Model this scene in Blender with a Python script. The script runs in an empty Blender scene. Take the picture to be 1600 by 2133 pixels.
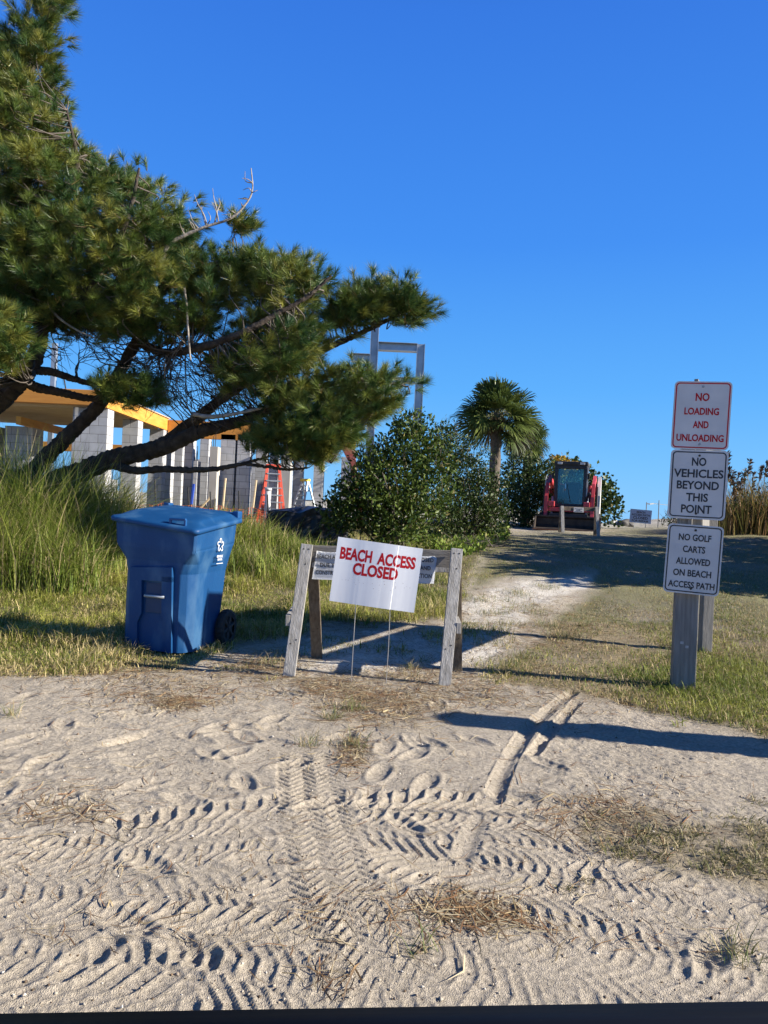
import bpy, bmesh, math, random
import numpy as np
from mathutils import Vector, Matrix

# ---------------------------------------------------------------- camera, sky, sun, exposure
S = bpy.context.scene
COL = S.collection
CAM_H, F, ROLL = 1.30, 1600.0, math.radians(2.6)
cam_d = bpy.data.cameras.new('camera')
cam = bpy.data.objects.new('camera', cam_d)
COL.objects.link(cam)
cam_d.sensor_fit = 'VERTICAL'
cam_d.sensor_height = 24.0
cam_d.lens = 24.0 * F / 2133.0
cam_d.clip_start = 0.02
cam_d.clip_end = 3000
cam.matrix_world = Matrix.Translation((0, 0, CAM_H)) @ Matrix.Rotation(math.radians(90), 4, 'X') @ Matrix.Rotation(ROLL, 4, 'Z')
S.camera = cam

SUN_EL, SUN_AZ = math.radians(26), math.radians(10)      # azimuth: turned from +X towards the camera side
sun_dir = Vector((math.cos(SUN_EL) * math.cos(SUN_AZ), -math.cos(SUN_EL) * math.sin(SUN_AZ), math.sin(SUN_EL)))
W = bpy.data.worlds.new('World')
S.world = W
W.use_nodes = True
wn, wl = W.node_tree.nodes, W.node_tree.links
wn.clear()
sky = wn.new('ShaderNodeTexSky')
sky.sky_type = 'NISHITA'
sky.sun_disc = False
sky.sun_elevation = SUN_EL
sky.sun_rotation = math.radians(90) + SUN_AZ
sky.altitude = 0
sky.air_density = 1.0
sky.dust_density = 0.15
sky.ozone_density = 3.0
# clear autumn sky: the deep blue of the zenith lightening towards the horizon, with a share of the Sky Texture for the sun side
tcw = wn.new('ShaderNodeTexCoord')
sx = wn.new('ShaderNodeSeparateXYZ')
wl.new(tcw.outputs['Generated'], sx.inputs[0])
rp = wn.new('ShaderNodeValToRGB')
SKY = [(0.0, (.22, .57, 1.0)), (.06, (.165, .52, .99)), (.16, (.095, .42, .98)), (.33, (.048, .275, .90)), (.55, (.032, .19, .77)), (.72, (.014, .06, .25)), (1.0, (.007, .028, .11))]
cr_ = rp.color_ramp
while len(cr_.elements) < len(SKY):
    cr_.elements.new(.5)
for e, (p_, c_) in zip(cr_.elements, SKY):
    e.position = p_
    e.color = (*c_, 1)
wl.new(sx.outputs['Z'], rp.inputs['Fac'])
sc_ = wn.new('ShaderNodeVectorMath')
sc_.operation = 'SCALE'
sc_.inputs['Scale'].default_value = 4.9
wl.new(rp.outputs[0], sc_.inputs[0])
mxw = wn.new('ShaderNodeMix')
mxw.data_type = 'RGBA'
mxw.inputs[0].default_value = .06
wl.new(sc_.outputs[0], mxw.inputs[6])
wl.new(sky.outputs[0], mxw.inputs[7])
bg = wn.new('ShaderNodeBackground')
bg.inputs['Strength'].default_value = 0.1
wo = wn.new('ShaderNodeOutputWorld')
wl.new(mxw.outputs[2], bg.inputs['Color'])
wl.new(bg.outputs[0], wo.inputs['Surface'])
sd = bpy.data.lights.new('sun', 'SUN')
sd.energy = 5.0
sd.angle = math.radians(0.5)
sd.color = (1.0, 0.93, 0.82)
sun = bpy.data.objects.new('sun', sd)
COL.objects.link(sun)
sun.rotation_euler = sun_dir.to_track_quat('Z', 'Y').to_euler()
S.view_settings.view_transform = 'Standard'
S.view_settings.look = 'None'
S.view_settings.exposure = 1.05
S.view_settings.gamma = 1
S.cycles.max_bounces = 6
S.cycles.diffuse_bounces = 3
S.cycles.glossy_bounces = 2
S.cycles.transmission_bounces = 4
S.cycles.transparent_max_bounces = 6
S.cycles.caustics_reflective = False
S.cycles.caustics_refractive = False

RNG = np.random.default_rng(7)
random.seed(7)
PI = math.pi

# ---------------------------------------------------------------- terrain and photo geometry helpers
_ty = [-600, 0, 6.4, 7.5, 9, 11, 13, 15, 17, 20, 23, 27, 33, 38, 42, 46, 52, 62, 80, 140, 900]
_tz = [0, 0, 0, .03, .13, .31, .50, .66, .76, .86, .925, .985, 1.05, 1.15, 1.24, 1.15, .6, -.4, -1.3, -2.2, -3]
_gy = np.arange(-20, 160, .1)
_gz = np.interp(_gy, _ty, _tz)
_k = np.ones(19) / 19
_gz = np.convolve(np.pad(_gz, 9, mode='edge'), _k, 'valid')


def zt(x, y):
    x = np.asarray(x, float)
    y = np.asarray(y, float)
    z = np.where(y < 150, np.interp(y, _gy, _gz), np.interp(y, _ty, _tz))
    # a low dune under the pine and the far dunes either side of the path
    z = z + .12 * np.exp(-((x + 6) / 2.6) ** 2 - ((y - 10.5) / 2.2) ** 2)
    z = z + .55 * np.exp(-((y - 41) / 6) ** 2) * (1 - np.exp(-((x - 12.3) / 2.6) ** 2))
    z = z + .22 * np.exp(-((y - 27) / 5) ** 2) * np.clip((x - 8.4) / 3, 0, 1)
    return z


CR, SR = math.cos(ROLL), math.sin(ROLL)


def ray(px, py):
    u, v = px - 800.0, py - 1066.5
    return (u * CR + v * SR) / F, (u * SR - v * CR) / F          # x and z for one metre of depth


def at(px, py, Y):
    a, b = ray(px, py)
    return Vector((a * Y, Y, CAM_H + b * Y))


def ground_at(px, py):
    a, b = ray(px, py)
    ys = np.arange(1.2, 60, .02)
    hit = np.nonzero(CAM_H + b * ys <= zt(a * ys, ys))[0]
    Y = ys[hit[0]] if len(hit) else 60.0
    return Vector((a * Y, Y, float(zt(a * Y, Y))))


def ground_many(px, py):
    a, b = (px - 800) * CR + (py - 1066.5) * SR, (px - 800) * SR - (py - 1066.5) * CR
    a, b = a / F, b / F
    lo = np.full(len(px), 1.0)
    Yh = np.full(len(px), np.nan)
    for Y in np.arange(1.3, 46, .05):
        open_ = np.isnan(Yh)
        m = open_ & (CAM_H + b * Y <= zt(a * Y, Y))
        Yh[m] = Y
    Yh = Yh - RNG.random(len(px)) * .05
    return a * Yh, Yh


def project(x, y, z):
    a, b = x / y * F, (z - CAM_H) / y * F
    return 800 + a * CR + b * SR, 1066.5 + a * SR - b * CR


def in_poly(px, py, poly):
    inside = np.zeros(np.shape(px), bool)
    n = len(poly)
    for i in range(n):
        x1, y1 = poly[i]
        x2, y2 = poly[(i + 1) % n]
        if y1 == y2:
            continue
        c = ((y1 > py) != (y2 > py)) & (px < (x2 - x1) * (py - y1) / (y2 - y1) + x1)
        inside ^= c
    return inside


def edge_dist(px, py, poly):
    d = np.full(np.shape(px), 1e9)
    n = len(poly)
    for i in range(n):
        x1, y1 = poly[i]
        x2, y2 = poly[(i + 1) % n]
        dx, dy = x2 - x1, y2 - y1
        t = np.clip(((px - x1) * dx + (py - y1) * dy) / (dx * dx + dy * dy + 1e-9), 0, 1)
        d = np.minimum(d, np.hypot(px - x1 - t * dx, py - y1 - t * dy))
    return d


_lat = RNG.random((256, 256)).astype(np.float32)


def vnoise(x, y, scale, seed=0):
    x = np.asarray(x) / scale + seed * 17.3
    y = np.asarray(y) / scale + seed * 31.7
    xi, yi = np.floor(x).astype(np.int64), np.floor(y).astype(np.int64)
    fx, fy = x - xi, y - yi
    fx, fy = fx * fx * (3 - 2 * fx), fy * fy * (3 - 2 * fy)
    x0, x1, y0, y1 = xi & 255, (xi + 1) & 255, yi & 255, (yi + 1) & 255
    return (_lat[x0, y0] * (1 - fx) + _lat[x1, y0] * fx) * (1 - fy) + (_lat[x0, y1] * (1 - fx) + _lat[x1, y1] * fx) * fy - .5


# ---------------------------------------------------------------- object helpers
def mesh_np(name, V, faces, mat, parent=None, col=None, smooth=False, off=None):
    """faces: (M,k) int array; col: (N,3) colour variation"""
    V = np.asarray(V, np.float32)
    if off is not None:
        V = V - np.asarray(off, np.float32)
    faces = np.asarray(faces, np.int32)
    me = bpy.data.meshes.new(name)
    m, k = faces.shape
    me.vertices.add(len(V))
    me.vertices.foreach_set('co', V.ravel())
    me.loops.add(m * k)
    me.loops.foreach_set('vertex_index', faces.ravel())
    me.polygons.add(m)
    me.polygons.foreach_set('loop_start', np.arange(0, m * k, k, dtype=np.int32))
    me.polygons.foreach_set('loop_total', np.full(m, k, np.int32))
    if smooth:
        me.polygons.foreach_set('use_smooth', np.ones(m, bool))
    if col is not None:
        a = me.attributes.new('Col', 'FLOAT_COLOR', 'POINT')
        c = np.ones((len(V), 4), np.float32)
        c[:, :3] = col
        a.data.foreach_set('color', c.ravel())
    me.update(calc_edges=True)
    me.materials.append(mat)
    o = bpy.data.objects.new(name, me)
    COL.objects.link(o)
    if parent is not None:
        o.parent = parent
    return o


def obj(name, bm, mat, parent=None, smooth=False):
    me = bpy.data.meshes.new(name)
    bm.normal_update()
    bm.to_mesh(me)
    bm.free()
    if smooth:
        for p in me.polygons:
            p.use_smooth = True
    for m_ in (mat if isinstance(mat, (list, tuple)) else [mat]):
        me.materials.append(m_)
    o = bpy.data.objects.new(name, me)
    COL.objects.link(o)
    if parent is not None:
        o.parent = parent
    return o


def tag(o, label=None, cat=None, group=None, kind=None):
    if label: o['label'] = label
    if cat: o['category'] = cat
    if group: o['group'] = group
    if kind: o['kind'] = kind
    return o


def thing(name, label, cat, loc=(0, 0, 0), rot=(0, 0, 0), group=None):
    o = bpy.data.objects.new(name, None)
    COL.objects.link(o)
    o.empty_display_size = .1
    o.location = loc
    o.rotation_euler = rot
    return tag(o, label, cat, group)


def box(bm, lo, hi, bev=0.0, mat=None):
    """axis box, optional bevel, optional 4x4 transform"""
    b = bmesh.new()
    bmesh.ops.create_cube(b, size=1)
    lo, hi = Vector(lo), Vector(hi)
    for v in b.verts:
        v.co = Vector(((v.co.x + .5) * (hi.x - lo.x) + lo.x, (v.co.y + .5) * (hi.y - lo.y) + lo.y, (v.co.z + .5) * (hi.z - lo.z) + lo.z))
    if bev:
        bmesh.ops.bevel(b, geom=b.edges[:], offset=bev, segments=2, affect='EDGES', profile=.6)
    merge(bm, b, mat)
    return bm


def merge(bm, b, mat=None):
    if mat is not None:
        bmesh.ops.transform(b, matrix=mat, verts=b.verts[:])
    me = bpy.data.meshes.new('tmp')
    b.to_mesh(me)
    b.free()
    bm.from_mesh(me)
    bpy.data.meshes.remove(me)


def plank(bm, p, q, w, t, up=(0, 0, 1), bev=.003, ext=0):
    """a timber from p to q, w wide (across), t thick (along up)"""
    p, q = Vector(p), Vector(q)
    d = (q - p)
    L = d.length
    z = d.normalized()
    x = z.cross(Vector(up))
    if x.length < 1e-4:
        x = z.cross(Vector((0, 1, 0)))
    x.normalize()
    y = z.cross(x)
    M = Matrix(((x.x, y.x, z.x, p.x), (x.y, y.y, z.y, p.y), (x.z, y.z, z.z, p.z), (0, 0, 0, 1)))
    box(bm, (-w / 2, -t / 2, -ext), (w / 2, t / 2, L + ext), bev, M)


def tube_np(pts, rad, sides=8, jit=0.0, closed=True):
    """tapered tube as arrays (V, quads)"""
    P = np.asarray(pts, float)
    n = len(P)
    rad = np.broadcast_to(np.asarray(rad, float), (n,))
    T = np.gradient(P, axis=0)
    T /= np.linalg.norm(T, axis=1)[:, None] + 1e-9
    ref = np.array([0, 0, 1.0]) if abs(T[0, 2]) < .9 else np.array([1.0, 0, 0])
    N = np.zeros_like(P)
    nn = ref - T[0] * (ref @ T[0])
    for i in range(n):
        nn = nn - T[i] * (nn @ T[i])
        nn = nn / (np.linalg.norm(nn) + 1e-9)
        N[i] = nn
    B = np.cross(T, N)
    a = np.linspace(0, 2 * PI, sides, endpoint=False)
    r = rad[:, None] * (1 + jit * (RNG.random((n, sides)) - .5))
    V = P[:, None, :] + r[..., None] * (np.cos(a)[None, :, None] * N[:, None, :] + np.sin(a)[None, :, None] * B[:, None, :])
    V = V.reshape(-1, 3)
    i, j = np.meshgrid(np.arange(n - 1), np.arange(sides), indexing='ij')
    q = np.stack([i * sides + j, i * sides + (j + 1) % sides, (i + 1) * sides + (j + 1) % sides, (i + 1) * sides + j], -1).reshape(-1, 4)
    return V, q


def tube(bm, pts, rad, sides=10):
    V, q = tube_np(pts, rad, sides)
    vs = [bm.verts.new(v) for v in V]
    for f in q:
        try: bm.faces.new([vs[k] for k in f])
        except ValueError: pass
    n = len(pts)
    try:
        bm.faces.new(vs[:sides][::-1])
        bm.faces.new(vs[(n - 1) * sides:])
    except ValueError:
        pass
    return bm


def cyl(bm, p, q, r, sides=16, r2=None):
    return tube(bm, [p, q], [r, r if r2 is None else r2], sides)


def prism(bm, poly, lo, hi, axis='x', M=None):
    """extrude a 2D polygon (list of (a,b)) along an axis"""
    b = bmesh.new()
    def mk(a, c, t):
        return {'x': (t, a, c), 'y': (a, t, c), 'z': (a, c, t)}[axis]
    v1 = [b.verts.new(mk(a, c, lo)) for a, c in poly]
    v2 = [b.verts.new(mk(a, c, hi)) for a, c in poly]
    n = len(poly)
    b.faces.new(v1)
    b.faces.new(v2[::-1])
    for i in range(n):
        b.faces.new([v1[i], v2[i], v2[(i + 1) % n], v1[(i + 1) % n]])
    bmesh.ops.recalc_face_normals(b, faces=b.faces[:])
    merge(bm, b, M)
    return bm


def rounded(w, h, r, n=6):
    pts = []
    for cx, cy, a0 in ((w / 2 - r, h / 2 - r, 0), (-w / 2 + r, h / 2 - r, 90), (-w / 2 + r, -h / 2 + r, 180), (w / 2 - r, -h / 2 + r, 270)):
        for k in range(n + 1):
            a = math.radians(a0 + 90 * k / n)
            pts.append((cx + r * math.cos(a), cy + r * math.sin(a)))
    return pts


def ring_plate(bm, outer, inner, y0, y1):
    """flat ring between two outlines of equal count, in the xz plane, from y0 to y1 (front is y0)"""
    n = len(outer)
    a = [bm.verts.new((x, y0, z)) for x, z in outer]
    b = [bm.verts.new((x, y0, z)) for x, z in inner]
    c = [bm.verts.new((x, y1, z)) for x, z in outer]
    d = [bm.verts.new((x, y1, z)) for x, z in inner]
    for i in range(n):
        j = (i + 1) % n
        bm.faces.new([a[i], a[j], b[j], b[i]])
        bm.faces.new([a[i], c[i], c[j], a[j]])
        bm.faces.new([b[i], b[j], d[j], d[i]])


def text_mesh(name, lines, mat, parent, y=-.003, bold=0.0, depth=.0006, rot=None):
    """lines: (text, x_center, z_center, cap_height, width or None); faces -y"""
    out = []
    for body, cx, cz, h, w in lines:
        bm = bmesh.new()
        cu = bpy.data.curves.new('t', 'FONT')
        cu.body = body
        cu.size = 1.0
        cu.align_x = 'CENTER'
        cu.resolution_u = 3
        cu.offset = bold
        cu.extrude = 0
        o = bpy.data.objects.new('t', cu)
        COL.objects.link(o)
        dg = bpy.context.evaluated_depsgraph_get()
        me = bpy.data.meshes.new_from_object(o.evaluated_get(dg))
        co = np.array([v.co[:] for v in me.vertices])
        x0, x1, y0, y1 = co[:, 0].min(), co[:, 0].max(), co[:, 1].min(), co[:, 1].max()
        sy = h / (y1 - y0)
        sx = w / (x1 - x0) if w else sy
        b = bmesh.new()
        b.from_mesh(me)
        for v in b.verts:
            v.co = Vector((cx + (v.co.x - (x0 + x1) / 2) * sx, y, cz + (v.co.y - (y0 + y1) / 2) * sy))
        r = bmesh.ops.extrude_face_region(b, geom=b.faces[:])
        for g in r['geom']:
            if isinstance(g, bmesh.types.BMVert):
                g.co.y += .002
        bmesh.ops.recalc_face_normals(b, faces=b.faces[:])
        for f in b.faces:
            f.smooth = False
        merge(bm, b, rot)
        bpy.data.objects.remove(o)
        bpy.data.curves.remove(cu)
        bpy.data.meshes.remove(me)
        out.append(obj(name, bm, mat, parent))
    return out


# ---------------------------------------------------------------- materials
def new_mat(name):
    m = bpy.data.materials.new(name)
    m.use_nodes = True
    nt = m.node_tree
    return m, nt.nodes, nt.links, nt.nodes['Principled BSDF']


def mat(name, c1, c2=None, scale=6.0, rough=.6, metal=0.0, bump=0.0, bscale=40.0, stretch=(1, 1, 1), spec=.5, c3=None, detail=6):
    """two or three tones mixed by object-space noise, with optional bump"""
    m, N, L, P = new_mat(name)
    P.inputs['Roughness'].default_value = rough
    P.inputs['Metallic'].default_value = metal
    P.inputs['Specular IOR Level'].default_value = spec
    tc = N.new('ShaderNodeTexCoord')
    mp = N.new('ShaderNodeMapping')
    mp.inputs['Scale'].default_value = stretch
    L.new(tc.outputs['Object'], mp.inputs['Vector'])
    nz = N.new('ShaderNodeTexNoise')
    nz.inputs['Scale'].default_value = scale
    nz.inputs['Detail'].default_value = detail
    L.new(mp.outputs[0], nz.inputs['Vector'])
    cr = N.new('ShaderNodeValToRGB')
    cr.color_ramp.elements[0].position = .32
    cr.color_ramp.elements[1].position = .68
    cr.color_ramp.elements[0].color = (*c1, 1)
    cr.color_ramp.elements[1].color = (*(c2 or c1), 1)
    if c3:
        e = cr.color_ramp.elements.new(.5)
        e.color = (*c3, 1)
    L.new(nz.outputs['Fac'], cr.inputs['Fac'])
    L.new(cr.outputs[0], P.inputs['Base Color'])
    if bump:
        n2 = N.new('ShaderNodeTexNoise')
        n2.inputs['Scale'].default_value = bscale
        n2.inputs['Detail'].default_value = 5
        L.new(mp.outputs[0], n2.inputs['Vector'])
        bp = N.new('ShaderNodeBump')
        bp.inputs['Strength'].default_value = bump
        bp.inputs['Distance'].default_value = .02
        L.new(n2.outputs['Fac'], bp.inputs['Height'])
        L.new(bp.outputs[0], P.inputs['Normal'])
    return m


def leaf_mat(name, rough=.5, trans=.25, spec=.3):
    m, N, L, P = new_mat(name)
    at_ = N.new('ShaderNodeAttribute')
    at_.attribute_name = 'Col'
    P.inputs['Roughness'].default_value = rough
    P.inputs['Specular IOR Level'].default_value = spec
    L.new(at_.outputs['Color'], P.inputs['Base Color'])
    tr = N.new('ShaderNodeBsdfTranslucent')
    L.new(at_.outputs['Color'], tr.inputs['Color'])
    mx = N.new('ShaderNodeMixShader')
    mx.inputs[0].default_value = trans
    L.new(P.outputs[0], mx.inputs[1])
    L.new(tr.outputs[0], mx.inputs[2])
    L.new(mx.outputs[0], N['Material Output'].inputs['Surface'])
    return m


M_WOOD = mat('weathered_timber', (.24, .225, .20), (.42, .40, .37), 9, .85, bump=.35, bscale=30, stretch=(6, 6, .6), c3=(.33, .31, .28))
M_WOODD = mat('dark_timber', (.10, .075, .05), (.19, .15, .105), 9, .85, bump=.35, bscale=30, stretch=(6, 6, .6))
M_POST = mat('greyed_post', (.16, .15, .135), (.26, .245, .225), 8, .85, bump=.3, bscale=30, stretch=(6, 6, .5))
M_BARK = mat('bark', (.028, .020, .015), (.085, .064, .048), 9, .95, bump=1.0, bscale=30, c3=(.05, .037, .028))  # darkened tone: shade of the crown on the limbs is put into the colour
M_BARKL = mat('pale_bark', (.20, .17, .14), (.42, .37, .31), 14, .9, bump=.5, bscale=40)
M_STEEL = mat('galvanised_steel', (.30, .33, .36), (.46, .49, .52), 3, .45, .6, bump=.05)
M_BLACK = mat('black_rubber', (.012, .012, .013), (.03, .03, .03), 20, .7, bump=.2)
M_WHITE = mat('white_sign_face', (.50, .495, .49), (.60, .59, .575), 4, .5, spec=.3, detail=10)
M_RED = mat('red_lettering', (.40, .008, .014), (.46, .012, .018), 30, .6, spec=.2)
M_INK = mat('black_lettering', (.012, .012, .016), (.025, .025, .03), 30, .5)
M_NEEDLE = leaf_mat('pine_needles', .40, .14, .45)
M_GRASS = leaf_mat('grass_blades', .6, .3, .25)
M_LEAF = leaf_mat('glossy_leaves', .48, .18, .3)
M_PALM = leaf_mat('palm_fronds', .4, .2, .4)
M_STRAW = leaf_mat('dry_straw', .8, .1, .1)

# ---------------------------------------------------------------- ground: photo-traced cover zones
Z_PATH = [(955, 1292), (985, 1240), (1060, 1206), (1150, 1204), (1225, 1198), (1215, 1218), (1120, 1250), (1085, 1300), (1075, 1345), (1010, 1392), (940, 1415), (610, 1408), (640, 1300), (740, 1296), (870, 1300)]
Z_FARPATH = [(1238, 1140), (1262, 1118), (1292, 1092), (1330, 1080), (1400, 1080), (1385, 1100), (1330, 1120), (1262, 1142)]
Z_LEFT = [(-500, 980), (230, 1000), (560, 1080), (1060, 1085), (1060, 1120), (1005, 1150), (985, 1200), (950, 1262), (930, 1290), (660, 1290), (610, 1322), (475, 1345), (430, 1375), (370, 1395), (300, 1388), (200, 1398), (120, 1402), (0, 1408), (-500, 1420)]
Z_RIGHT = [(1005, 1140), (1060, 1112), (1240, 1108), (1290, 1095), (1600, 1085), (2300, 1090), (2300, 1640), (1600, 1540), (1490, 1520), (1370, 1490), (1280, 1460), (1190, 1450), (1060, 1430), (1020, 1405), (1085, 1365), (1130, 1330), (1172, 1272), (1245, 1225), (1240, 1192), (1060, 1196), (985, 1225)]
Z_PATCH = [(1190, 1700), (1330, 1688), (1460, 1720), (1600, 1750), (2000, 1850), (2000, 1960), (1600, 1890), (1480, 1862), (1330, 1815), (1210, 1765)]


def soft(px, py, poly, w):
    d = edge_dist(px, py, poly)
    return np.clip(.5 + np.where(in_poly(px, py, poly), d, -d) / (2 * w), 0, 1)


def covers(x, y):
    """grass left, grass right, patch, white sand: each 0..1, with ragged edges"""
    yy = np.maximum(y, 1.0)
    nx = vnoise(x, y, .5, 1) * .35 + vnoise(x, y, .17, 2) * .22 + vnoise(x, y, 1.3, 3) * .4
    px, py = project(x + nx * .35, yy + nx * .5, zt(x, yy))
    front = y > 1.2
    gl = soft(px, py, Z_LEFT, 14) * front
    gr = soft(px, py, Z_RIGHT, 14) * front
    gp = soft(px, py, Z_PATCH, 16) * front
    ws = np.maximum(soft(px, py, Z_PATH, 14), soft(px, py, Z_FARPATH, 8)) * front
    far = (y > 34) | (np.abs(x) > y * .6 + 3) & (y > 7)
    gr = np.where(far & (y < 34), np.clip(.8 + nx, 0, 1), gr)
    return gl, gr, gp, ws


# ---------------------------------------------------------------- ground mesh with pressed tyre tracks
def axis(lo, hi, step, far, g1=1.035, cap=.9):
    a = list(np.arange(lo, hi, step))
    s, v = step, hi
    while v < far:
        a.append(v)
        s = s * g1 if s < cap else s * 1.16
        v += s
    return a, s


_xr, _ = axis(0, 1.75, .0062, 900, 1.022)
xs = np.array(sorted(set([round(-v, 5) for v in _xr] + [round(v, 5) for v in _xr])))
_yr = list(np.arange(1.78, 4.3, .0062))
_y2, _ = axis(_yr[-1] + .0095, 6.3, .0095, 900, 1.022, .6)
_yr = _yr + _y2
ys = np.array([-300, -60, -12, -3, .4, 1.1, 1.5] + _yr)
GX, GY = np.meshgrid(xs, ys)
near = (np.abs(GX) < 5) & (GY > 1.2) & (GY < 9)
h = np.zeros_like(GX)
nx_, ny_ = GX[near], GY[near]
hlow = vnoise(nx_, ny_, 1.1, 4) * .022 + vnoise(nx_, ny_, .42, 5) * .010
hn = vnoise(nx_, ny_, .16, 6) * .010 + vnoise(nx_, ny_, .07, 7) * .007
# trampled, clotted texture varies from place to place
clod = np.clip(vnoise(nx_, ny_, .9, 8) * 2.2 + .55, .1, 1)
hn += clod * (vnoise(nx_, ny_, .035, 9) * .007 + vnoise(nx_, ny_, .019, 10) * .006)


def smooth(a, b, v):
    t = np.clip((v - a) / (b - a), 0, 1)
    return t * t * (3 - 2 * t)


def track(hn, pts, hw, kind, pitch, depth, rut, seed, world=False, fade=.12, flip=1):
    P = np.array(pts if world else [ground_at(*p)[:2] for p in pts])
    # resample with Catmull-Rom so the wheel path bends smoothly
    Q = []
    E = np.vstack([2 * P[0] - P[1], P, 2 * P[-1] - P[-2]])
    for i in range(1, len(E) - 2):
        for t in np.linspace(0, 1, 10, endpoint=False):
            p0, p1, p2, p3 = E[i - 1:i + 3]
            Q.append(.5 * ((2 * p1) + (-p0 + p2) * t + (2 * p0 - 5 * p1 + 4 * p2 - p3) * t * t + (-p0 + 3 * p1 - 3 * p2 + p3) * t ** 3))
    Q.append(P[-1])
    Q = np.array(Q)
    lo, hi = Q.min(0) - hw * 2, Q.max(0) + hw * 2
    sel = np.nonzero((nx_ > lo[0]) & (nx_ < hi[0]) & (ny_ > lo[1]) & (ny_ < hi[1]))[0]
    x, y = nx_[sel], ny_[sel]
    best = np.full(len(x), 1e9)
    s = np.zeros(len(x))
    lat = np.zeros(len(x))
    acc = 0.0
    total = np.linalg.norm(np.diff(Q, axis=0), axis=1).sum()
    for i in range(len(Q) - 1):
        d = Q[i + 1] - Q[i]
        L = np.hypot(*d) + 1e-9
        ux, uy = d / L
        tt = (x - Q[i, 0]) * ux + (y - Q[i, 1]) * uy
        ll = -(x - Q[i, 0]) * uy + (y - Q[i, 1]) * ux
        tc = np.clip(tt, 0, L)
        dd = (tt - tc) ** 2 + ll ** 2
        m = dd < best
        best[m] = dd[m]
        s[m] = acc + tc[m]
        lat[m] = ll[m]
        acc += L
    dist = np.sqrt(best)
    wob = vnoise(s, s * 0 + seed, .25, seed) * .02
    t = (lat + wob) / hw
    at_ = np.abs(t)
    inside = (1 - smooth(.93, 1.06, dist / hw)) * smooth(0, fade, s) * (1 - smooth(total - fade, total, s))
    warp = vnoise(x, y, .16, seed + 40) * .14 + vnoise(x, y, .05, seed + 41) * .07
    if kind == 'chevron':
        ph = flip * s / pitch + .5 * (t > 0) - 1.0 * hw / pitch * np.minimum(at_, .52) - .25 * hw / pitch * np.maximum(at_ - .52, 0) + warp * .6
        ff = ph - np.floor(ph)
        # a flat pad, then a narrow ridge squeezed up between two lugs with one steep side
        ridge = smooth(.64, .84, ff) * (1 - smooth(.90, .99, ff))
        pad = -.30 * smooth(.0, .25, ff) * (1 - smooth(.5, .75, ff))
        prof = (ridge + pad) * depth * .54 * (.66 + .30 * smooth(.38, .62, at_))
    elif kind == 'zigzag':
        z = np.abs((t * 1.25 + 10.25) % 1.0 - .5) * 2
        ph = s / pitch + z * 1.35 + warp * .5
        fr = np.abs(ph - np.floor(ph) - .5) * 2
        prof = (smooth(.66, .95, fr) - .15) * depth
    else:                                                  # plain narrow rut
        prof = -depth * (1 - smooth(.1, .9, at_))
    wear = np.clip(.85 + vnoise(x, y, .45, seed + 9) * .9 + vnoise(x, y, .12, seed + 12) * .6, .5, 1.15)
    berm = np.exp(-((dist / hw - 1.10) / .13) ** 2) * rut * .75 * smooth(0, fade, s) * (1 - smooth(total - fade, total, s))
    base = hn[sel] * (1 - .80 * inside)
    hn[sel] = base + inside * (prof * wear - rut) + berm * np.clip(.5 + vnoise(x, y, .1, seed + 5) * 1.5, 0, 1.2)
    return hn


TRACKS = [
    ([(200, 1765), (420, 1722), (700, 1690), (1000, 1688), (1300, 1725)], .20, 'chevron', .070, .017, .007, 1),
    ([(-200, 1760), (100, 1790), (330, 1760), (560, 1735)], .15, 'chevron', .056, .012, .004, 2),
    ([(560, 1750), (760, 1760), (930, 1800), (1150, 1850), (1420, 1930), (1800, 2030)], .24, 'chevron', .064, .017, .007, 3),
    ([(-250, 1850), (60, 1880), (330, 1850), (560, 1890), (760, 1930), (960, 2000), (1200, 2110)], .22, 'chevron', .058, .016, .006, 4),
    ([(-200, 1990), (100, 1985), (350, 2020), (600, 2075), (900, 2180)], .22, 'chevron', .062, .017, .007, 5),
    ([(860, 1870), (1050, 1940), (1280, 2000), (1600, 2075)], .19, 'chevron', .060, .015, .005, 6),
    ([(-150, 2085), (150, 2120), (400, 2160)], .22, 'chevron', .062, .015, .005, 11),
    ([(-150, 1900), (150, 1935), (420, 1950), (700, 2010), (1000, 2130)], .17, 'chevron', .060, .014, .004, 15),
    ([(600, 1850), (800, 1905), (1000, 1990), (1250, 2120)], .18, 'chevron', .058, .013, .003, 16),
    ([(900, 1760), (1100, 1775), (1350, 1850), (1650, 1960)], .16, 'chevron', .060, .013, .003, 17),
    ([(-150, 1820), (200, 1825), (500, 1800), (640, 1790)], .17, 'chevron', .057, .014, .004, 18),
    ([(700, 1720), (900, 1725), (1150, 1745), (1300, 1790)], .14, 'chevron', .058, .013, .003, 19),
    ([(1000, 1850), (1300, 1900), (1700, 1990)], .15, 'chevron', .058, .014, .003, 20),
    ([(1150, 2010), (1400, 2060), (1750, 2120)], .17, 'chevron', .058, .014, .003, 21),
    ([(640, 1560), (648, 1650), (672, 1760), (705, 1870), (760, 1960), (860, 2100)], .155, 'zigzag', .052, .0105, .003, 7),
    ([(1130, 1790), (1200, 1795), (1290, 1790)], .14, 'chevron', .062, .016, .006, 12),
    ([(1022, 1680), (1045, 1620), (1075, 1560), (1120, 1500), (1200, 1436)], .05, 'rut', .06, .016, .006, 8),
    ([(960, 1800), (985, 1740), (1003, 1700)], .05, 'rut', .06, .014, .005, 9),
    ([(1105, 1580), (1150, 1520), (1205, 1460)], .04, 'rut', .06, .012, .010, 10),
]
for pts, hw, kind, pitch, depth, rut, seed in TRACKS:
    hn = track(hn, pts, hw, kind, pitch, depth, rut, seed, fade=.06 if kind == 'rut' else .15, flip=-1 if seed in (3, 6, 12) else 1)
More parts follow.
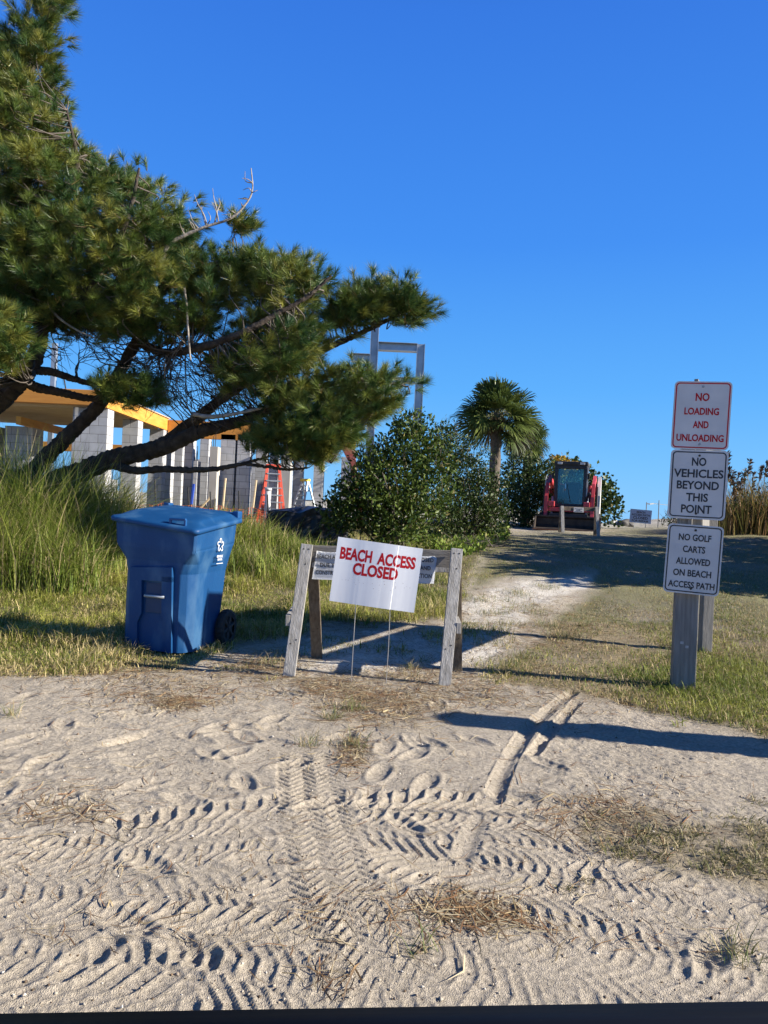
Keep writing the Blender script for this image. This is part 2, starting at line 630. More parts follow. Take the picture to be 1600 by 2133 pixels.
# footprints and scuffs in the loose sand
for k in range(67):
    px_, py_ = RNG.uniform(-50, 1300), RNG.uniform(1440, 1680)
    if k > 59: px_, py_ = RNG.uniform(0, 1600), RNG.uniform(1700, 2080)
    g = ground_at(px_, py_)
    a = RNG.uniform(0, PI)
    dx, dy = nx_ - g.x, ny_ - g.y
    m = np.nonzero((np.abs(dx) < .25) & (np.abs(dy) < .25))[0]
    u, v = dx[m] * math.cos(a) + dy[m] * math.sin(a), -dx[m] * math.sin(a) + dy[m] * math.cos(a)
    q = (u / .13) ** 2 + (v / .05) ** 2
    tread = np.sin(u / .0095) * .0018 if k % 2 else 0
    hn[m] += np.where(q < 1, -.011 * (1 - q) + tread * (1 - q), 0) + .007 * np.exp(-((np.sqrt(q) - 1.25) / .25) ** 2)
# the deep small pit with a sharp edge left of the middle
g = ground_at(272, 1540)
u, v = (nx_ - g.x) * .55 + (ny_ - g.y) * .83, -(nx_ - g.x) * .83 + (ny_ - g.y) * .55
hn -= .075 * np.exp(-(u / .13) ** 2 - (v / .03) ** 2)
h[near] = (hn + hlow) * smooth(1.2, 1.6, ny_) * (1 - smooth(6.8, 9, ny_)) * (1 - smooth(4, 5, np.abs(nx_)))
mid = (GY >= 5.5) & (GY < 60) & (np.abs(GX) < 40)
mx, my = GX[mid], GY[mid]
h[mid] += (vnoise(mx, my, 1.7, 14) * .07 + vnoise(mx, my, .5, 15) * .035 + vnoise(mx, my, .2, 16) * .02) * smooth(5.5, 9, my)
GZ = zt(GX, GY) + h
gl, gr, gp, ws = covers(GX.ravel(), GY.ravel())
fx, fy = GX.ravel(), GY.ravel()
n1 = vnoise(fx, fy, .8, 20) + .5 * vnoise(fx, fy, .25, 21) + .35 * vnoise(fx, fy, .08, 22)
sand = np.array([.46, .398, .312]) * (1 + .16 * n1)[:, None]
sand = sand * (1 - .10 * np.clip(n1, 0, 1))[:, None]
white = np.array([.66, .61, .53]) * (1 + .10 * n1)[:, None]
soilL = np.array([.15, .125, .06]) * (1 + .5 * n1)[:, None]
soilR = np.array([.215, .17, .095]) * (1 + .55 * n1)[:, None]
soilR = np.where((fy > 9)[:, None], np.array([.15, .145, .062]) * (1 + .7 * n1)[:, None], soilR)
c = sand
nb = np.clip((ws - .62 + 1.7 * n1) * 1.5, 0, 1)[:, None] * (ws > .02)[:, None]
c = c * (1 - nb) + white * nb
for w_, s_, k_ in ((gl, soilL, .9), (gr, soilR, .82), (gp, soilR, .6)):
    k = np.clip(w_ * 1.2 - .25 + n1 * .9, 0, 1)[:, None] * k_ * (w_ > .02)[:, None]
    c = c * (1 - k) + s_ * k
far = ((fy > 30) & (fy < 46))[:, None]
dune = np.clip(.5 + n1, 0, 1)[:, None]
c = np.where(far, np.where(ws[:, None] > .3, c, white * .9 * (1 - dune * .5) + soilR * dune * .5), c)
c = np.where((fy >= 46)[:, None], white, c)
m_, N, L, P = new_mat('sand_and_soil')
P.inputs['Roughness'].default_value = .95
P.inputs['Specular IOR Level'].default_value = .15
a_ = N.new('ShaderNodeAttribute'); a_.attribute_name = 'Col'
tc = N.new('ShaderNodeTexCoord')
n_ = N.new('ShaderNodeTexNoise'); n_.inputs['Scale'].default_value = 260; n_.inputs['Detail'].default_value = 4
n2 = N.new('ShaderNodeTexNoise'); n2.inputs['Scale'].default_value = 55; n2.inputs['Detail'].default_value = 6
L.new(tc.outputs['Object'], n_.inputs['Vector']); L.new(tc.outputs['Object'], n2.inputs['Vector'])
mr = N.new('ShaderNodeMapRange'); mr.inputs['From Min'].default_value = .3; mr.inputs['From Max'].default_value = .7
mr.inputs['To Min'].default_value = .70; mr.inputs['To Max'].default_value = 1.2
L.new(n2.outputs['Fac'], mr.inputs['Value'])
mu = N.new('ShaderNodeVectorMath'); mu.operation = 'SCALE'
L.new(a_.outputs['Color'], mu.inputs[0]); L.new(mr.outputs[0], mu.inputs['Scale'])
L.new(mu.outputs[0], P.inputs['Base Color'])
ad = N.new('ShaderNodeMath'); ad.operation = 'ADD'
L.new(n_.outputs['Fac'], ad.inputs[0]); L.new(n2.outputs['Fac'], ad.inputs[1])
bp = N.new('ShaderNodeBump'); bp.inputs['Strength'].default_value = .8; bp.inputs['Distance'].default_value = .014
L.new(ad.outputs[0], bp.inputs['Height']); L.new(bp.outputs[0], P.inputs['Normal'])
nyv, nxv = GX.shape
i, j = np.meshgrid(np.arange(nyv - 1), np.arange(nxv - 1), indexing='ij')
Q = np.stack([i * nxv + j, i * nxv + j + 1, (i + 1) * nxv + j + 1, (i + 1) * nxv + j], -1).reshape(-1, 4)
ground = mesh_np('ground', np.stack([GX, GY, GZ], -1).reshape(-1, 3), Q, m_, col=np.clip(c, .01, .9), smooth=True)
ground['kind'] = 'structure'
# the sea beyond the dune crest
M_SEA = mat('sea_water', (.02, .07, .11), (.03, .09, .14), .2, .12, bump=.3, bscale=.8)
bm = bmesh.new()
vs = [bm.verts.new(v) for v in ((-1500, 110, -1.75), (1500, 110, -1.75), (1500, 1600, -1.75), (-1500, 1600, -1.75))]
bm.faces.new(vs)
obj('sea', bm, M_SEA)['kind'] = 'structure'


def gz(x, y):
    """height of the finished ground mesh"""
    i, j = np.searchsorted(ys, y) - 1, np.searchsorted(xs, x) - 1
    a, b = (y - ys[i]) / (ys[i + 1] - ys[i]), (x - xs[j]) / (xs[j + 1] - xs[j])
    return (GZ[i, j] * (1 - b) + GZ[i, j + 1] * b) * (1 - a) + (GZ[i + 1, j] * (1 - b) + GZ[i + 1, j + 1] * b) * a

# ---------------------------------------------------------------- grass, straw and ground cover (uncountable)
def blades(name, x, y, length, width, lean, col, mat_, droop=.5, flat=None, z0=None):
    """bent two-segment blades as one mesh"""
    n = len(x)
    if z0 is None:
        z0 = gz(x, y)
    a = RNG.random(n) * 2 * PI
    d = np.stack([np.cos(a), np.sin(a), np.zeros(n)], -1)
    side = np.stack([-np.sin(a), np.cos(a), np.zeros(n)], -1)
    tw = RNG.random(n) * PI
    side = side * np.cos(tw * .4)[:, None] + np.stack([np.zeros(n), np.zeros(n), np.sin(tw * .4)], -1) * .5
    base = np.stack([x, y, z0 - .006], -1)
    up = np.array([0, 0, 1.0])
    le = lean[:, None]
    m1 = base + (up * np.cos(le) + d * np.sin(le)) * (length * .55)[:, None]
    l2 = np.clip(le + droop * (.4 + RNG.random((n, 1))), 0, 1.75)
    tip = m1 + (up * np.cos(l2) + d * np.sin(l2)) * (length * .45)[:, None]
    w = width[:, None] / 2
    V = np.stack([base - side * w, base + side * w, m1 + side * w * .8, m1 - side * w * .8, tip + side * w * .12, tip - side * w * .12], 1)
    V = V.reshape(-1, 3)
    k = np.arange(n)[:, None] * 6
    Fq = np.concatenate([k + np.array([[0, 1, 2, 3]]), k + np.array([[3, 2, 4, 5]])], 0)
    C = np.repeat(col, 6, axis=0)
    return mesh_np(name, V, Fq, mat_, col=C)


def sample(poly_box, n, fn, thr=0.0):
    px = RNG.uniform(poly_box[0], poly_box[2], n)
    py = RNG.uniform(poly_box[1], poly_box[3], n)
    x, y = ground_many(px, py)
    ok = ~np.isnan(y)
    x, y, px, py = x[ok], y[ok], px[ok], py[ok]
    w = fn(x, y, px, py)
    m = RNG.random(len(x)) < w
    return x[m], y[m], px[m], py[m]


def gcol(n, a, b, c, f=None, dry=None, pdry=.3):
    f = RNG.random((n, 1)) if f is None else f
    col = np.array(a) * (1 - f) + np.array(b) * f
    m = RNG.random((n, 1)) < (pdry if np.isscalar(pdry) else pdry[:, None])
    return np.where(m, np.array(c) * (.6 + .8 * RNG.random((n, 1))), col) * (.75 + .5 * RNG.random((n, 1)))


G1, G2, DRY = (.13, .175, .028), (.34, .335, .07), (.52, .42, .21)
# left verge: untidy yellow-green grass, longer away from the sand
x, y, px, py = sample((-500, 1040, 1070, 1430), 420000, lambda x, y, px, py: np.clip(covers(x, y)[0] * 1.25 - .15 + vnoise(x, y, .35, 31) * .9, 0, 1))
n = len(x)
bare = np.clip((py - 1300) / 100, 0, 1)
tuft = np.clip(.75 + vnoise(x, y, .45, 33) * 1.6 + vnoise(x, y, 1.2, 34), .3, 1.7)
ln = (.06 + .19 * RNG.random(n) ** 1.5) * tuft * (1 - .55 * bare) * np.where(px > 640, .75, 1.0)
f = np.clip(.5 + vnoise(x, y, .5, 35) * 1.2 + RNG.normal(0, .2, n), 0, 1)[:, None]
tag(blades('verge_grass', x, y, ln, .0045 + .005 * RNG.random(n), RNG.uniform(.1, 1.15, n), gcol(n, G1, G2, DRY, f, pdry=np.clip(.22 + .45 * bare + vnoise(x, y, .4, 36) * .5, .08, .9)), M_GRASS, .8),
    'untidy yellow-green grass covering the verge behind the bin and sawhorse', 'grass', kind='stuff')
# right lawn: short, half dry
x, y, px, py = sample((980, 1080, 2200, 1620), 300000, lambda x, y, px, py: np.clip(covers(x, y)[1] * 1.15 - .2 - .28 * (px < 1400) * (py > 1215) + vnoise(x, y, .4, 41) * 1.1 + vnoise(x, y, 1.4, 42) * .5, 0, 1))
n = len(x)
lush = np.clip(1.3 - np.abs(px - 1470) / 260 - np.abs(py - 1400) / 160, 0, 1)
f = np.clip(.4 + vnoise(x, y, .7, 43) + RNG.normal(0, .2, n), 0, 1)[:, None]
tag(blades('lawn_grass', x, y, (.018 + .045 * RNG.random(n) ** 1.5) * (1 + 1.0 * lush), .004 + .005 * RNG.random(n), RNG.uniform(.1, 1.3, n),
           gcol(n, G1, G2, (.40, .31, .16), f, pdry=np.clip(.62 - .6 * lush + vnoise(x, y, .5, 44) * .8, .1, .9)), M_GRASS, .7),
    'short half-dry lawn grass around the sign post and along the path', 'grass', kind='stuff')
# flattened dry turf at the right of the sand and stray blades
x, y, px, py = sample((1150, 1660, 2000, 1980), 60000, lambda x, y, px, py: np.clip(covers(x, y)[2] * .9 - .60 + vnoise(x, y, .22, 45) * 1.9 + vnoise(x, y, .07, 46) * .9, 0, .75))
n = len(x)
tag(blades('trodden_grass', x, y, .02 + .04 * RNG.random(n), .003 + .003 * RNG.random(n), RNG.uniform(.5, 1.5, n),
           gcol(n, (.12, .13, .035), (.20, .19, .07), (.40, .33, .19), pdry=.5), M_GRASS, .5),
    'trodden dry grass lying on the sand at the right', 'grass', kind='stuff')


# tall marram clumps: many fans of long blades
def clump_blades(name, clumps, label):
    X, Y, Ln, Wd, Le, Cc = [], [], [], [], [], []
    for px_, py_, r, hgt, n in clumps:
        g = ground_at(px_, py_)
        q = RNG.normal(0, r, (n, 2))
        X.append(g.x + q[:, 0]); Y.append(g.y + q[:, 1] * .8)
        Ln.append(hgt * (.45 + .75 * RNG.random(n)))
        Wd.append(.007 + .009 * RNG.random(n))
        Le.append(np.abs(RNG.normal(.2, .26, n)))
        f_ = np.clip(RNG.normal(.45, .3, (n, 1)) + RNG.normal(0, .15), 0, 1)
        Cc.append(gcol(n, (.13, .19, .03), (.33, .36, .075), (.50, .41, .22), f_, pdry=.2))
    X, Y = np.concatenate(X), np.concatenate(Y)
    o = blades(name, X, Y, np.concatenate(Ln), np.concatenate(Wd), np.concatenate(Le), np.concatenate(Cc), M_GRASS, .75, z0=zt(X, Y))
    return tag(o, label, 'grass', kind='stuff')


cl = []
for px_ in range(-420, 250, 38):
    for py_, hgt in ((1150, 1.8), (1172, 1.6), (1192, 1.55), (1214, 1.3), (1232, .9)):
        if px_ > 150 and py_ > 1200: continue
        cl.append((px_ + random.uniform(-16, 16), py_ + random.uniform(-10, 10), .2, hgt * random.uniform(.75, 1.15) * (1 if px_ < 200 else .8), 430))
for px_, py_, hgt in ((208, 1170, .75), (232, 1165, .62), (255, 1160, .55), (440, 1150, .62), (470, 1160, .78), (500, 1160, .72), (530, 1160, .6), (560, 1155, .5), (590, 1160, .42), (380, 1150, .45), (330, 1150, .45), (620, 1165, .32), (660, 1165, .26), (490, 1200, .5), (545, 1205, .42)):
    cl.append((px_, py_, .2, hgt * 1.15, 480))
clump_blades('tall_grass', cl, 'tall green dune grass in thick clumps under the pine and beside the bin')

# low broad-leaved ground cover in front of the shrubs
def leaf_cards(P_, D_, size, col, aspect=.5, fold=.25):
    """pointed folded leaves: centre-line ends p, direction d"""
    n = len(P_)
    D_ = D_ / (np.linalg.norm(D_, axis=1)[:, None] + 1e-9)
    r = RNG.normal(0, 1, (n, 3))
    s = np.cross(D_, r)
    s /= np.linalg.norm(s, axis=1)[:, None] + 1e-9
    nn = np.cross(D_, s)
    L_ = size[:, None]
    w = L_ * aspect / 2
    V = np.stack([P_, P_ + D_ * L_ * .45 + s * w + nn * L_ * fold * .4, P_ + D_ * L_, P_ + D_ * L_ * .45 - s * w + nn * L_ * fold * .4, P_ + D_ * L_ * .5], 1).reshape(-1, 3)
    k = np.arange(n)[:, None] * 5
    T = np.concatenate([k + np.array([[0, 1, 4]]), k + np.array([[1, 2, 4]]), k + np.array([[2, 3, 4]]), k + np.array([[3, 0, 4]])], 0)
    return V, T, np.repeat(col, 5, axis=0)


x, y, px, py = sample((840, 1085, 1070, 1180), 9000, lambda x, y, px, py: np.clip(in_poly(px, py, [(680, 1112), (860, 1100), (1060, 1090), (1062, 1122), (1010, 1150), (960, 1168), (840, 1135)]) * (.65 + vnoise(x, y, .5, 51) * 1.4), 0, 1))
n = len(x)
D_ = RNG.normal(0, .5, (n, 3)) + np.array([.1, -.2, .8])
P_ = np.stack([x, y, gz(x, y) + RNG.random(n) * .1], -1)
V, T, C = leaf_cards(P_, D_, .05 + .06 * RNG.random(n), gcol(n, (.09, .15, .02), (.20, .26, .04), (.3, .28, .1), pdry=.08), .7)
tag(mesh_np('ground_cover', V, T, M_LEAF, col=C), 'bright green broad-leaved ground cover below the shrubs', 'ground cover', kind='stuff')

# fallen pine straw and dry stems lying on the sand
def litter(n, px, py, ln, wd, colr, seed=0, rise=.006):
    x, y = ground_many(px, py)
    ok = ~np.isnan(y) & (np.abs(x) < 200)
    x, y = x[ok], y[ok]
    n = len(x)
    a = RNG.random(n) * 2 * PI
    L_ = ln * (.4 + .9 * RNG.random(n))
    bend = RNG.normal(0, .25, n)
    q = []
    for t, b in ((-.5, 0), (0, 1), (.5, 0)):
        qx = x + np.cos(a) * L_ * t - np.sin(a) * bend * L_ * b * .4
        qy = y + np.sin(a) * L_ * t + np.cos(a) * bend * L_ * b * .4
        q.append(np.stack([qx, qy, gz(qx, qy) + .003 + rise * RNG.random(n)], -1))
    s = np.stack([-np.sin(a), np.cos(a), RNG.normal(0, .3, n)], -1) * (wd * (.6 + .8 * RNG.random(n)) / 2)[:, None]
    V = np.stack([q[0] - s, q[0] + s, q[1] + s, q[1] - s, q[2] + s * .3, q[2] - s * .3], 1).reshape(-1, 3)
    k = np.arange(n)[:, None] * 6
    Fq = np.concatenate([k + np.array([[0, 1, 2, 3]]), k + np.array([[3, 2, 4, 5]])], 0)
    C = np.array(colr)[RNG.integers(0, len(colr), n)] * (.6 + .7 * RNG.random((n, 1)))
    return V, Fq, np.repeat(C, 6, axis=0)


parts_ = []
STR = [(.28, .18, .09), (.22, .12, .06), (.40, .31, .17), (.20, .14, .09), (.48, .40, .26)]
for n, cx, cy, sx, sy, ln in ((900, 680, 1432, 60, 16, .13), (1500, 800, 1468, 75, 24, .16), (900, 360, 1440, 110, 22, .13), (420, 370, 1468, 30, 8, .12), (900, 240, 1400, 150, 14, .13), (1100, 960, 1300, 120, 45, .14), (700, 1000, 1440, 70, 20, .12),
                              (500, 1240, 1460, 100, 20, .1), (1200, 560, 1390, 60, 18, .14), (700, 860, 1405, 80, 10, .14), (900, 800, 1340, 120, 30, .12),
                              (150, 960, 1895, 45, 14, .14), (90, 1030, 1915, 35, 12, .11), (150, 960, 1900, 120, 34, .15), (170, 140, 1690, 70, 28, .14), (40, 690, 2040, 40, 40, .12), (400, 1250, 1700, 90, 30, .12), (900, 1120, 1320, 80, 30, .14), (1400, 1200, 1290, 120, 40, .12), (800, 1060, 1250, 90, 25, .14), (600, 1300, 1300, 150, 40, .1), (700, 700, 1300, 70, 10, .13), (300, 735, 1570, 18, 20, .12)):
    parts_.append(litter(n, RNG.normal(cx, sx, n), RNG.normal(cy, sy, n), ln, .0035, STR, rise=.010))
n = 1800
parts_.append(litter(n, RNG.uniform(-100, 1650, n), 1420 + RNG.random(n) ** 1.6 * 560, .10, .0026, STR))
off, VV, FF, CC = 0, [], [], []
for V, Fq, C in parts_:
    VV.append(V); FF.append(Fq + off); CC.append(C); off += len(V)
tag(mesh_np('pine_straw', np.concatenate(VV), np.concatenate(FF), M_STRAW, col=np.concatenate(CC)), 'fallen brown pine needles and dry stems littering the sand', 'pine straw', kind='stuff')
# pebbles, shell bits and bark crumbs scattered in the sand
def crumbs(name, n, cols, size, label):
    px, py = RNG.uniform(-200, 1800, n), 1400 + RNG.random(n) ** 1.2 * 700
    x, y = ground_many(px, py)
    ok = ~np.isnan(y)
    x, y = x[ok], y[ok]
    n = len(x)
    s = size * (.4 + RNG.random(n) ** 3 * 1.8)
    base = np.array([[1, 0, 0], [-.5, .87, 0], [-.5, -.87, 0], [.1, .1, .8], [0, 0, -.5]])
    a = RNG.random(n) * 2 * PI
    V = base[None] * s[:, None, None] * RNG.uniform(.5, 1.3, (n, 5, 3))
    V = np.stack([V[..., 0] * np.cos(a)[:, None] - V[..., 1] * np.sin(a)[:, None], V[..., 0] * np.sin(a)[:, None] + V[..., 1] * np.cos(a)[:, None], V[..., 2]], -1)
    V = V + np.stack([x, y, gz(x, y) + s * .15], -1)[:, None, :]
    k = np.arange(n)[:, None] * 5
    T = np.concatenate([k + np.array([f]) for f in ([0, 1, 3], [1, 2, 3], [2, 0, 3], [1, 0, 4], [2, 1, 4], [0, 2, 4])])
    C = np.array(cols)[RNG.integers(0, len(cols), n)] * (.7 + .6 * RNG.random((n, 1)))
    tag(mesh_np(name, V.reshape(-1, 3), T, M_STRAW, col=np.repeat(C, 5, 0)), label, 'pebbles', kind='stuff')


crumbs('pebbles', 2600, [(.50, .45, .37), (.42, .36, .28), (.3, .25, .2), (.14, .10, .07), (.20, .14, .09), (.6, .56, .5)], .0046, 'small pebbles, shell bits and bark crumbs scattered over the sand')
# small sprouts of green on the sand
sp = [(640, 1560, 40), (735, 1560, 60), (1530, 1985, 70), (690, 1500, 60), (1140, 1300, 260), (1175, 1325, 200), (1115, 1275, 140), (1215, 1300, 90), (1030, 1275, 160), (1080, 1235, 200), (1000, 1250, 160), (1140, 1222, 180), (1060, 1300, 160), (990, 1310, 120), (1040, 1340, 130), (1100, 1260, 140), (1060, 1390, 160), (1090, 1370, 160), (25, 1490, 40), (870, 1985, 25), (735, 1480, 90), (560, 1385, 160), (350, 1392, 90), (1000, 1345, 60), (855, 1398, 60), (880, 1380, 50)]
X, Y, Ln = [], [], []
for px_, py_, k in sp:
    g = ground_at(px_, py_)
    sg = .035 if k <= 90 else .11
    X.append(g.x + RNG.normal(0, sg, k)); Y.append(g.y + RNG.normal(0, sg, k)); Ln.append(.05 + .1 * RNG.random(k))
X, Y, Ln = np.concatenate(X), np.concatenate(Y), np.concatenate(Ln)
tag(blades('sprouting_grass', X, Y, Ln, np.full(len(X), .004), RNG.uniform(.2, 1.2, len(X)), gcol(len(X), (.10, .14, .04), (.22, .24, .08), (.44, .35, .19), pdry=np.where(np.arange(len(X)) > len(X) * .45, .45, .4)), M_GRASS, .6),
    'scattered small grass sprouts growing out of the sand', 'grass', kind='stuff')

# ================================================================ near objects
# ---------------------------------------------------------------- blue wheeled bin
M_BIN = mat('blue_plastic', (.006, .062, .19), (.009, .075, .22), 2.5, .42, bump=.04, bscale=60, spec=.5)
M_BINS = mat('scuffed_blue_plastic', (.005, .052, .16), (.042, .115, .23), 5, .5, bump=.08, bscale=70, stretch=(1, 1, .5), c3=(.007, .060, .175), detail=10, spec=.3)
M_BIND = mat('shade_blue_recess', (.006, .03, .09), (.008, .04, .11), 4, .5)  # darker than the body: the pocket's shade is put into this blue
g = ground_at(338, 1371)
BIN_A = math.radians(-15)
bx, by = g.x - .02, g.y + .47
bin_ = thing('wheeled_bin', 'blue plastic wheeled bin with a closed lid standing on the grass verge', 'bin', (bx, by, float(gz(bx, by)) - .01), (0, 0, BIN_A))

bin_.scale = (1, 1, 1.035)


def oct_ring(w, yf, yb, cx, cy, z, rb=.05, sh=0.0):
    # front is -y, chamfers at the front corners, small rounding at the back ones
    return [(x + sh, y, z_) for x, y, z_ in _oct(w, yf, yb, cx, cy, z, rb)]


def _oct(w, yf, yb, cx, cy, z, rb):
    return [(-w + cx, yf, z), (w - cx, yf, z), (w - cx * .45, yf + cy * .3, z), (w, yf + cy, z), (w, yb - rb, z), (w - rb, yb, z), (-w + rb, yb, z), (-w, yb - rb, z), (-w, yf + cy, z), (-w + cx * .45, yf + cy * .3, z)]


bm = bmesh.new()
rings = [oct_ring(.325, -.335, .25, .085, .12, .02, sh=-.032), oct_ring(.33, -.355, .29, .09, .13, .35, sh=-.022), oct_ring(.335, -.37, .32, .095, .14, .66, sh=-.010),
         oct_ring(.345, -.385, .335, .08, .12, .74), oct_ring(.372, -.41, .35, .022, .03, .83), oct_ring(.378, -.415, .36, .02, .03, .86), oct_ring(.388, -.425, .375, .02, .03, 1.0), oct_ring(.372, -.41, .36, .02, .03, 1.0), oct_ring(.355, -.39, .34, .02, .03, .9)]
def rim_lift(x, y, z):
    # the cart is warped: its rim sits lowest at the near front corner
    u, v = min(max((.42 - x) / .84, 0), 1), min(max((y + .46) / .87, 0), 1)
    return z + (.085 * u + .10 * v - .03 * u * v) * min(max((z - .62) / .36, 0), 1)


R_ = [[bm.verts.new((x, y, rim_lift(x, y, z))) for x, y, z in r] for r in rings]
for a, b in zip(R_, R_[1:]):
    for i in range(10):
        bm.faces.new([a[i], a[(i + 1) % 10], b[(i + 1) % 10], b[i]])
bm.faces.new(R_[0][::-1])
bm.faces.new(R_[-1])
bmesh.ops.bevel(bm, geom=[e for e in bm.edges if abs(e.verts[0].co.z - e.verts[1].co.z) > .05], offset=.012, segments=3, affect='EDGES', profile=.5)
# raised front panels that leave the pocket and the channel between them
prism(bm, [(-.20, .02), (-.20, .70), (.20, .72), (.20, .60), (-.085, .60), (-.085, .33), (-.125, .25), (-.125, .02)], -.42, -.33, 'y', Matrix(((1, 0, 0, -.03), (0, 1, -.07, .059), (0, 0, 1, 0), (0, 0, 0, 1))))
prism(bm, [(.20, .02), (.20, .64), (.105, .64), (.105, .33), (.145, .25), (.145, .02)], -.42, -.33, 'y', Matrix(((1, 0, 0, -.03), (0, 1, -.07, .059), (0, 0, 1, 0), (0, 0, 0, 1))))
body = obj('body', bm, M_BINS, bin_)
bm = bmesh.new()
box(bm, (-.083, -.372, .34), (.103, -.36, .58))
obj('pocket', bm, M_BIND, bin_)
bm = bmesh.new()
cyl(bm, (-.085, -.395, .475), (.105, -.395, .475), .013, 12)
obj('lift_bar', bm, M_STEEL, bin_, True)
# lid: rim, raised panel, rear hinge lugs
bm = bmesh.new()
def lid_ring(w, yf, yb, z0, slope, r):
    return [bm.verts.new((x, y, rim_lift(x, y, z0))) for x, y in [(px_, py_ + (yf + yb) / 2) for px_, py_ in rounded(2 * w, yb - yf, r, 5)]]
LR = [lid_ring(.405, -.45, .40, .992, .03, .045), lid_ring(.418, -.465, .41, .997, .03, .05), lid_ring(.418, -.465, .41, 1.025, .03, .05), lid_ring(.405, -.45, .40, 1.036, .03, .045),
      lid_ring(.375, -.40, .38, 1.04, .03, .05), lid_ring(.345, -.335, .36, 1.068, .06, .09), lid_ring(.315, -.27, .33, 1.082, .07, .10), lid_ring(.2, -.13, .22, 1.09, .09, .08)]
n_ = len(LR[0])
for a, b in zip(LR, LR[1:]):
    for i in range(n_):
        bm.faces.new([a[i], a[(i + 1) % n_], b[(i + 1) % n_], b[i]])
bm.faces.new(LR[0][::-1]); bm.faces.new(LR[-1])
lid = obj('lid', bm, M_BINS, bin_, True)
bm = bmesh.new()
for x in (.13, .27):
    box(bm, (x - .009, -.41, 1.04), (x + .009, -.385, 1.11), .004)
box(bm, (.125, -.412, 1.10), (.275, -.383, 1.12), .006)
obj('handle', bm, M_BIN, lid)
bm = bmesh.new()
for x in (-.36, .36):
    box(bm, (x - .03, .34, rim_lift(x, .4, 1.02)), (x + .03, .43, rim_lift(x, .4, 1.09)), .012)
cyl(bm, (-.36, .41, rim_lift(-.36, .4, 1.06)), (.36, .41, rim_lift(.36, .4, 1.06)), .016, 10)
obj('hinge', bm, M_BIN, lid)


def cart_wheel(x, s):
    b = bmesh.new()
    prof = [(.10, .035), (.135, .04), (.155, .03), (.16, .0), (.155, -.03), (.135, -.04), (.10, -.035)]
    n = 48
    rr = []
    for k in range(n):
        a = 2 * PI * k / n
        rr.append([b.verts.new((x + w, .285 + r * (1 + (.025 if k % 2 and r > .14 else 0)) * math.cos(a), .16 + r * (1 + (.025 if k % 2 and r > .14 else 0)) * math.sin(a))) for r, w in prof])
    for k in range(n):
        for i in range(len(prof) - 1):
            b.faces.new([rr[k][i], rr[(k + 1) % n][i], rr[(k + 1) % n][i + 1], rr[k][i + 1]])
    bmesh.ops.recalc_face_normals(b, faces=b.faces[:])
    w = obj('wheel', b, M_BLACK, bin_)
    b = bmesh.new()
    cyl(b, (x - .012 * s, .285, .16), (x + .014 * s, .285, .16), .112, 32)
    cyl(b, (x, .285, .16), (x + .042 * s, .285, .16), .032, 20, .026)
    for k in range(6):
        a = 2 * PI * k / 6 + .3
        plank(b, (x + .02 * s, .285 + .02 * math.cos(a), .16 + .02 * math.sin(a)), (x + .02 * s, .285 + .108 * math.cos(a), .16 + .108 * math.sin(a)), .026, .03, (1, 0, 0), .006)
    obj('hub', b, mat('wheel_hub', (.03, .03, .032), (.05, .05, .05), 10, .55), w)


cart_wheel(.345, 1)
cart_wheel(-.345, -1)
bm = bmesh.new()
cyl(bm, (-.34, .285, .16), (.34, .285, .16), .012, 10)
obj('axle', bm, M_STEEL, bin_)
# white star mark and lettering on the right side, which faces +x
RX = Matrix.Translation((.3815, 0, 0)) @ Matrix.Rotation(math.radians(90), 4, 'Z')
bm = bmesh.new()
cz, rad = .90, .043
for k in range(5):
    a = PI / 2 + 2 * PI * k / 5
    c = Vector((.02 + rad * math.cos(a), -.006, cz + rad * math.sin(a)))
    o_ = Vector((math.cos(a), 0, math.sin(a))); t_ = Vector((-math.sin(a), 0, math.cos(a)))
    pts = [c - o_ * .030 - t_ * .022, c - t_ * .017]
    for q in range(8):
        b_ = -PI / 2 + PI * q / 7
        pts.append(c + o_ * (.014 * math.cos(b_)) + t_ * (.014 * math.sin(b_)))
    pts += [c + t_ * .017, c - o_ * .004 + t_ * .012, c - o_ * .022 + t_ * .012]
    tube(bm, pts, .0042, 6)
bmesh.ops.transform(bm, matrix=RX, verts=bm.verts[:])
M_DECAL = mat('white_print', (.72, .74, .76), (.8, .8, .8), 20, .5)
mk = obj('star_mark', bm, M_DECAL, bin_)
text_mesh('lettering', [('REPUBLIC', .02, .805, .021, .11), ('SERVICES', .02, .778, .018, .085)], M_DECAL, bin_, y=-.006, bold=.02, rot=RX)
bm = bmesh.new()
box(bm, (-.04, -.006, .742), (.08, -.003, .747), 0, RX)
obj('underline', bm, M_DECAL, bin_)

# ---------------------------------------------------------------- sawhorse barricade
M_NAIL = mat('nail_heads', (.05, .045, .04), (.09, .07, .05), 20, .6, .6)


def leg_between(bm, top, foot, w=.092, t=.04):
    plank(bm, foot, top, w, t, (0, 1, 0), .004)


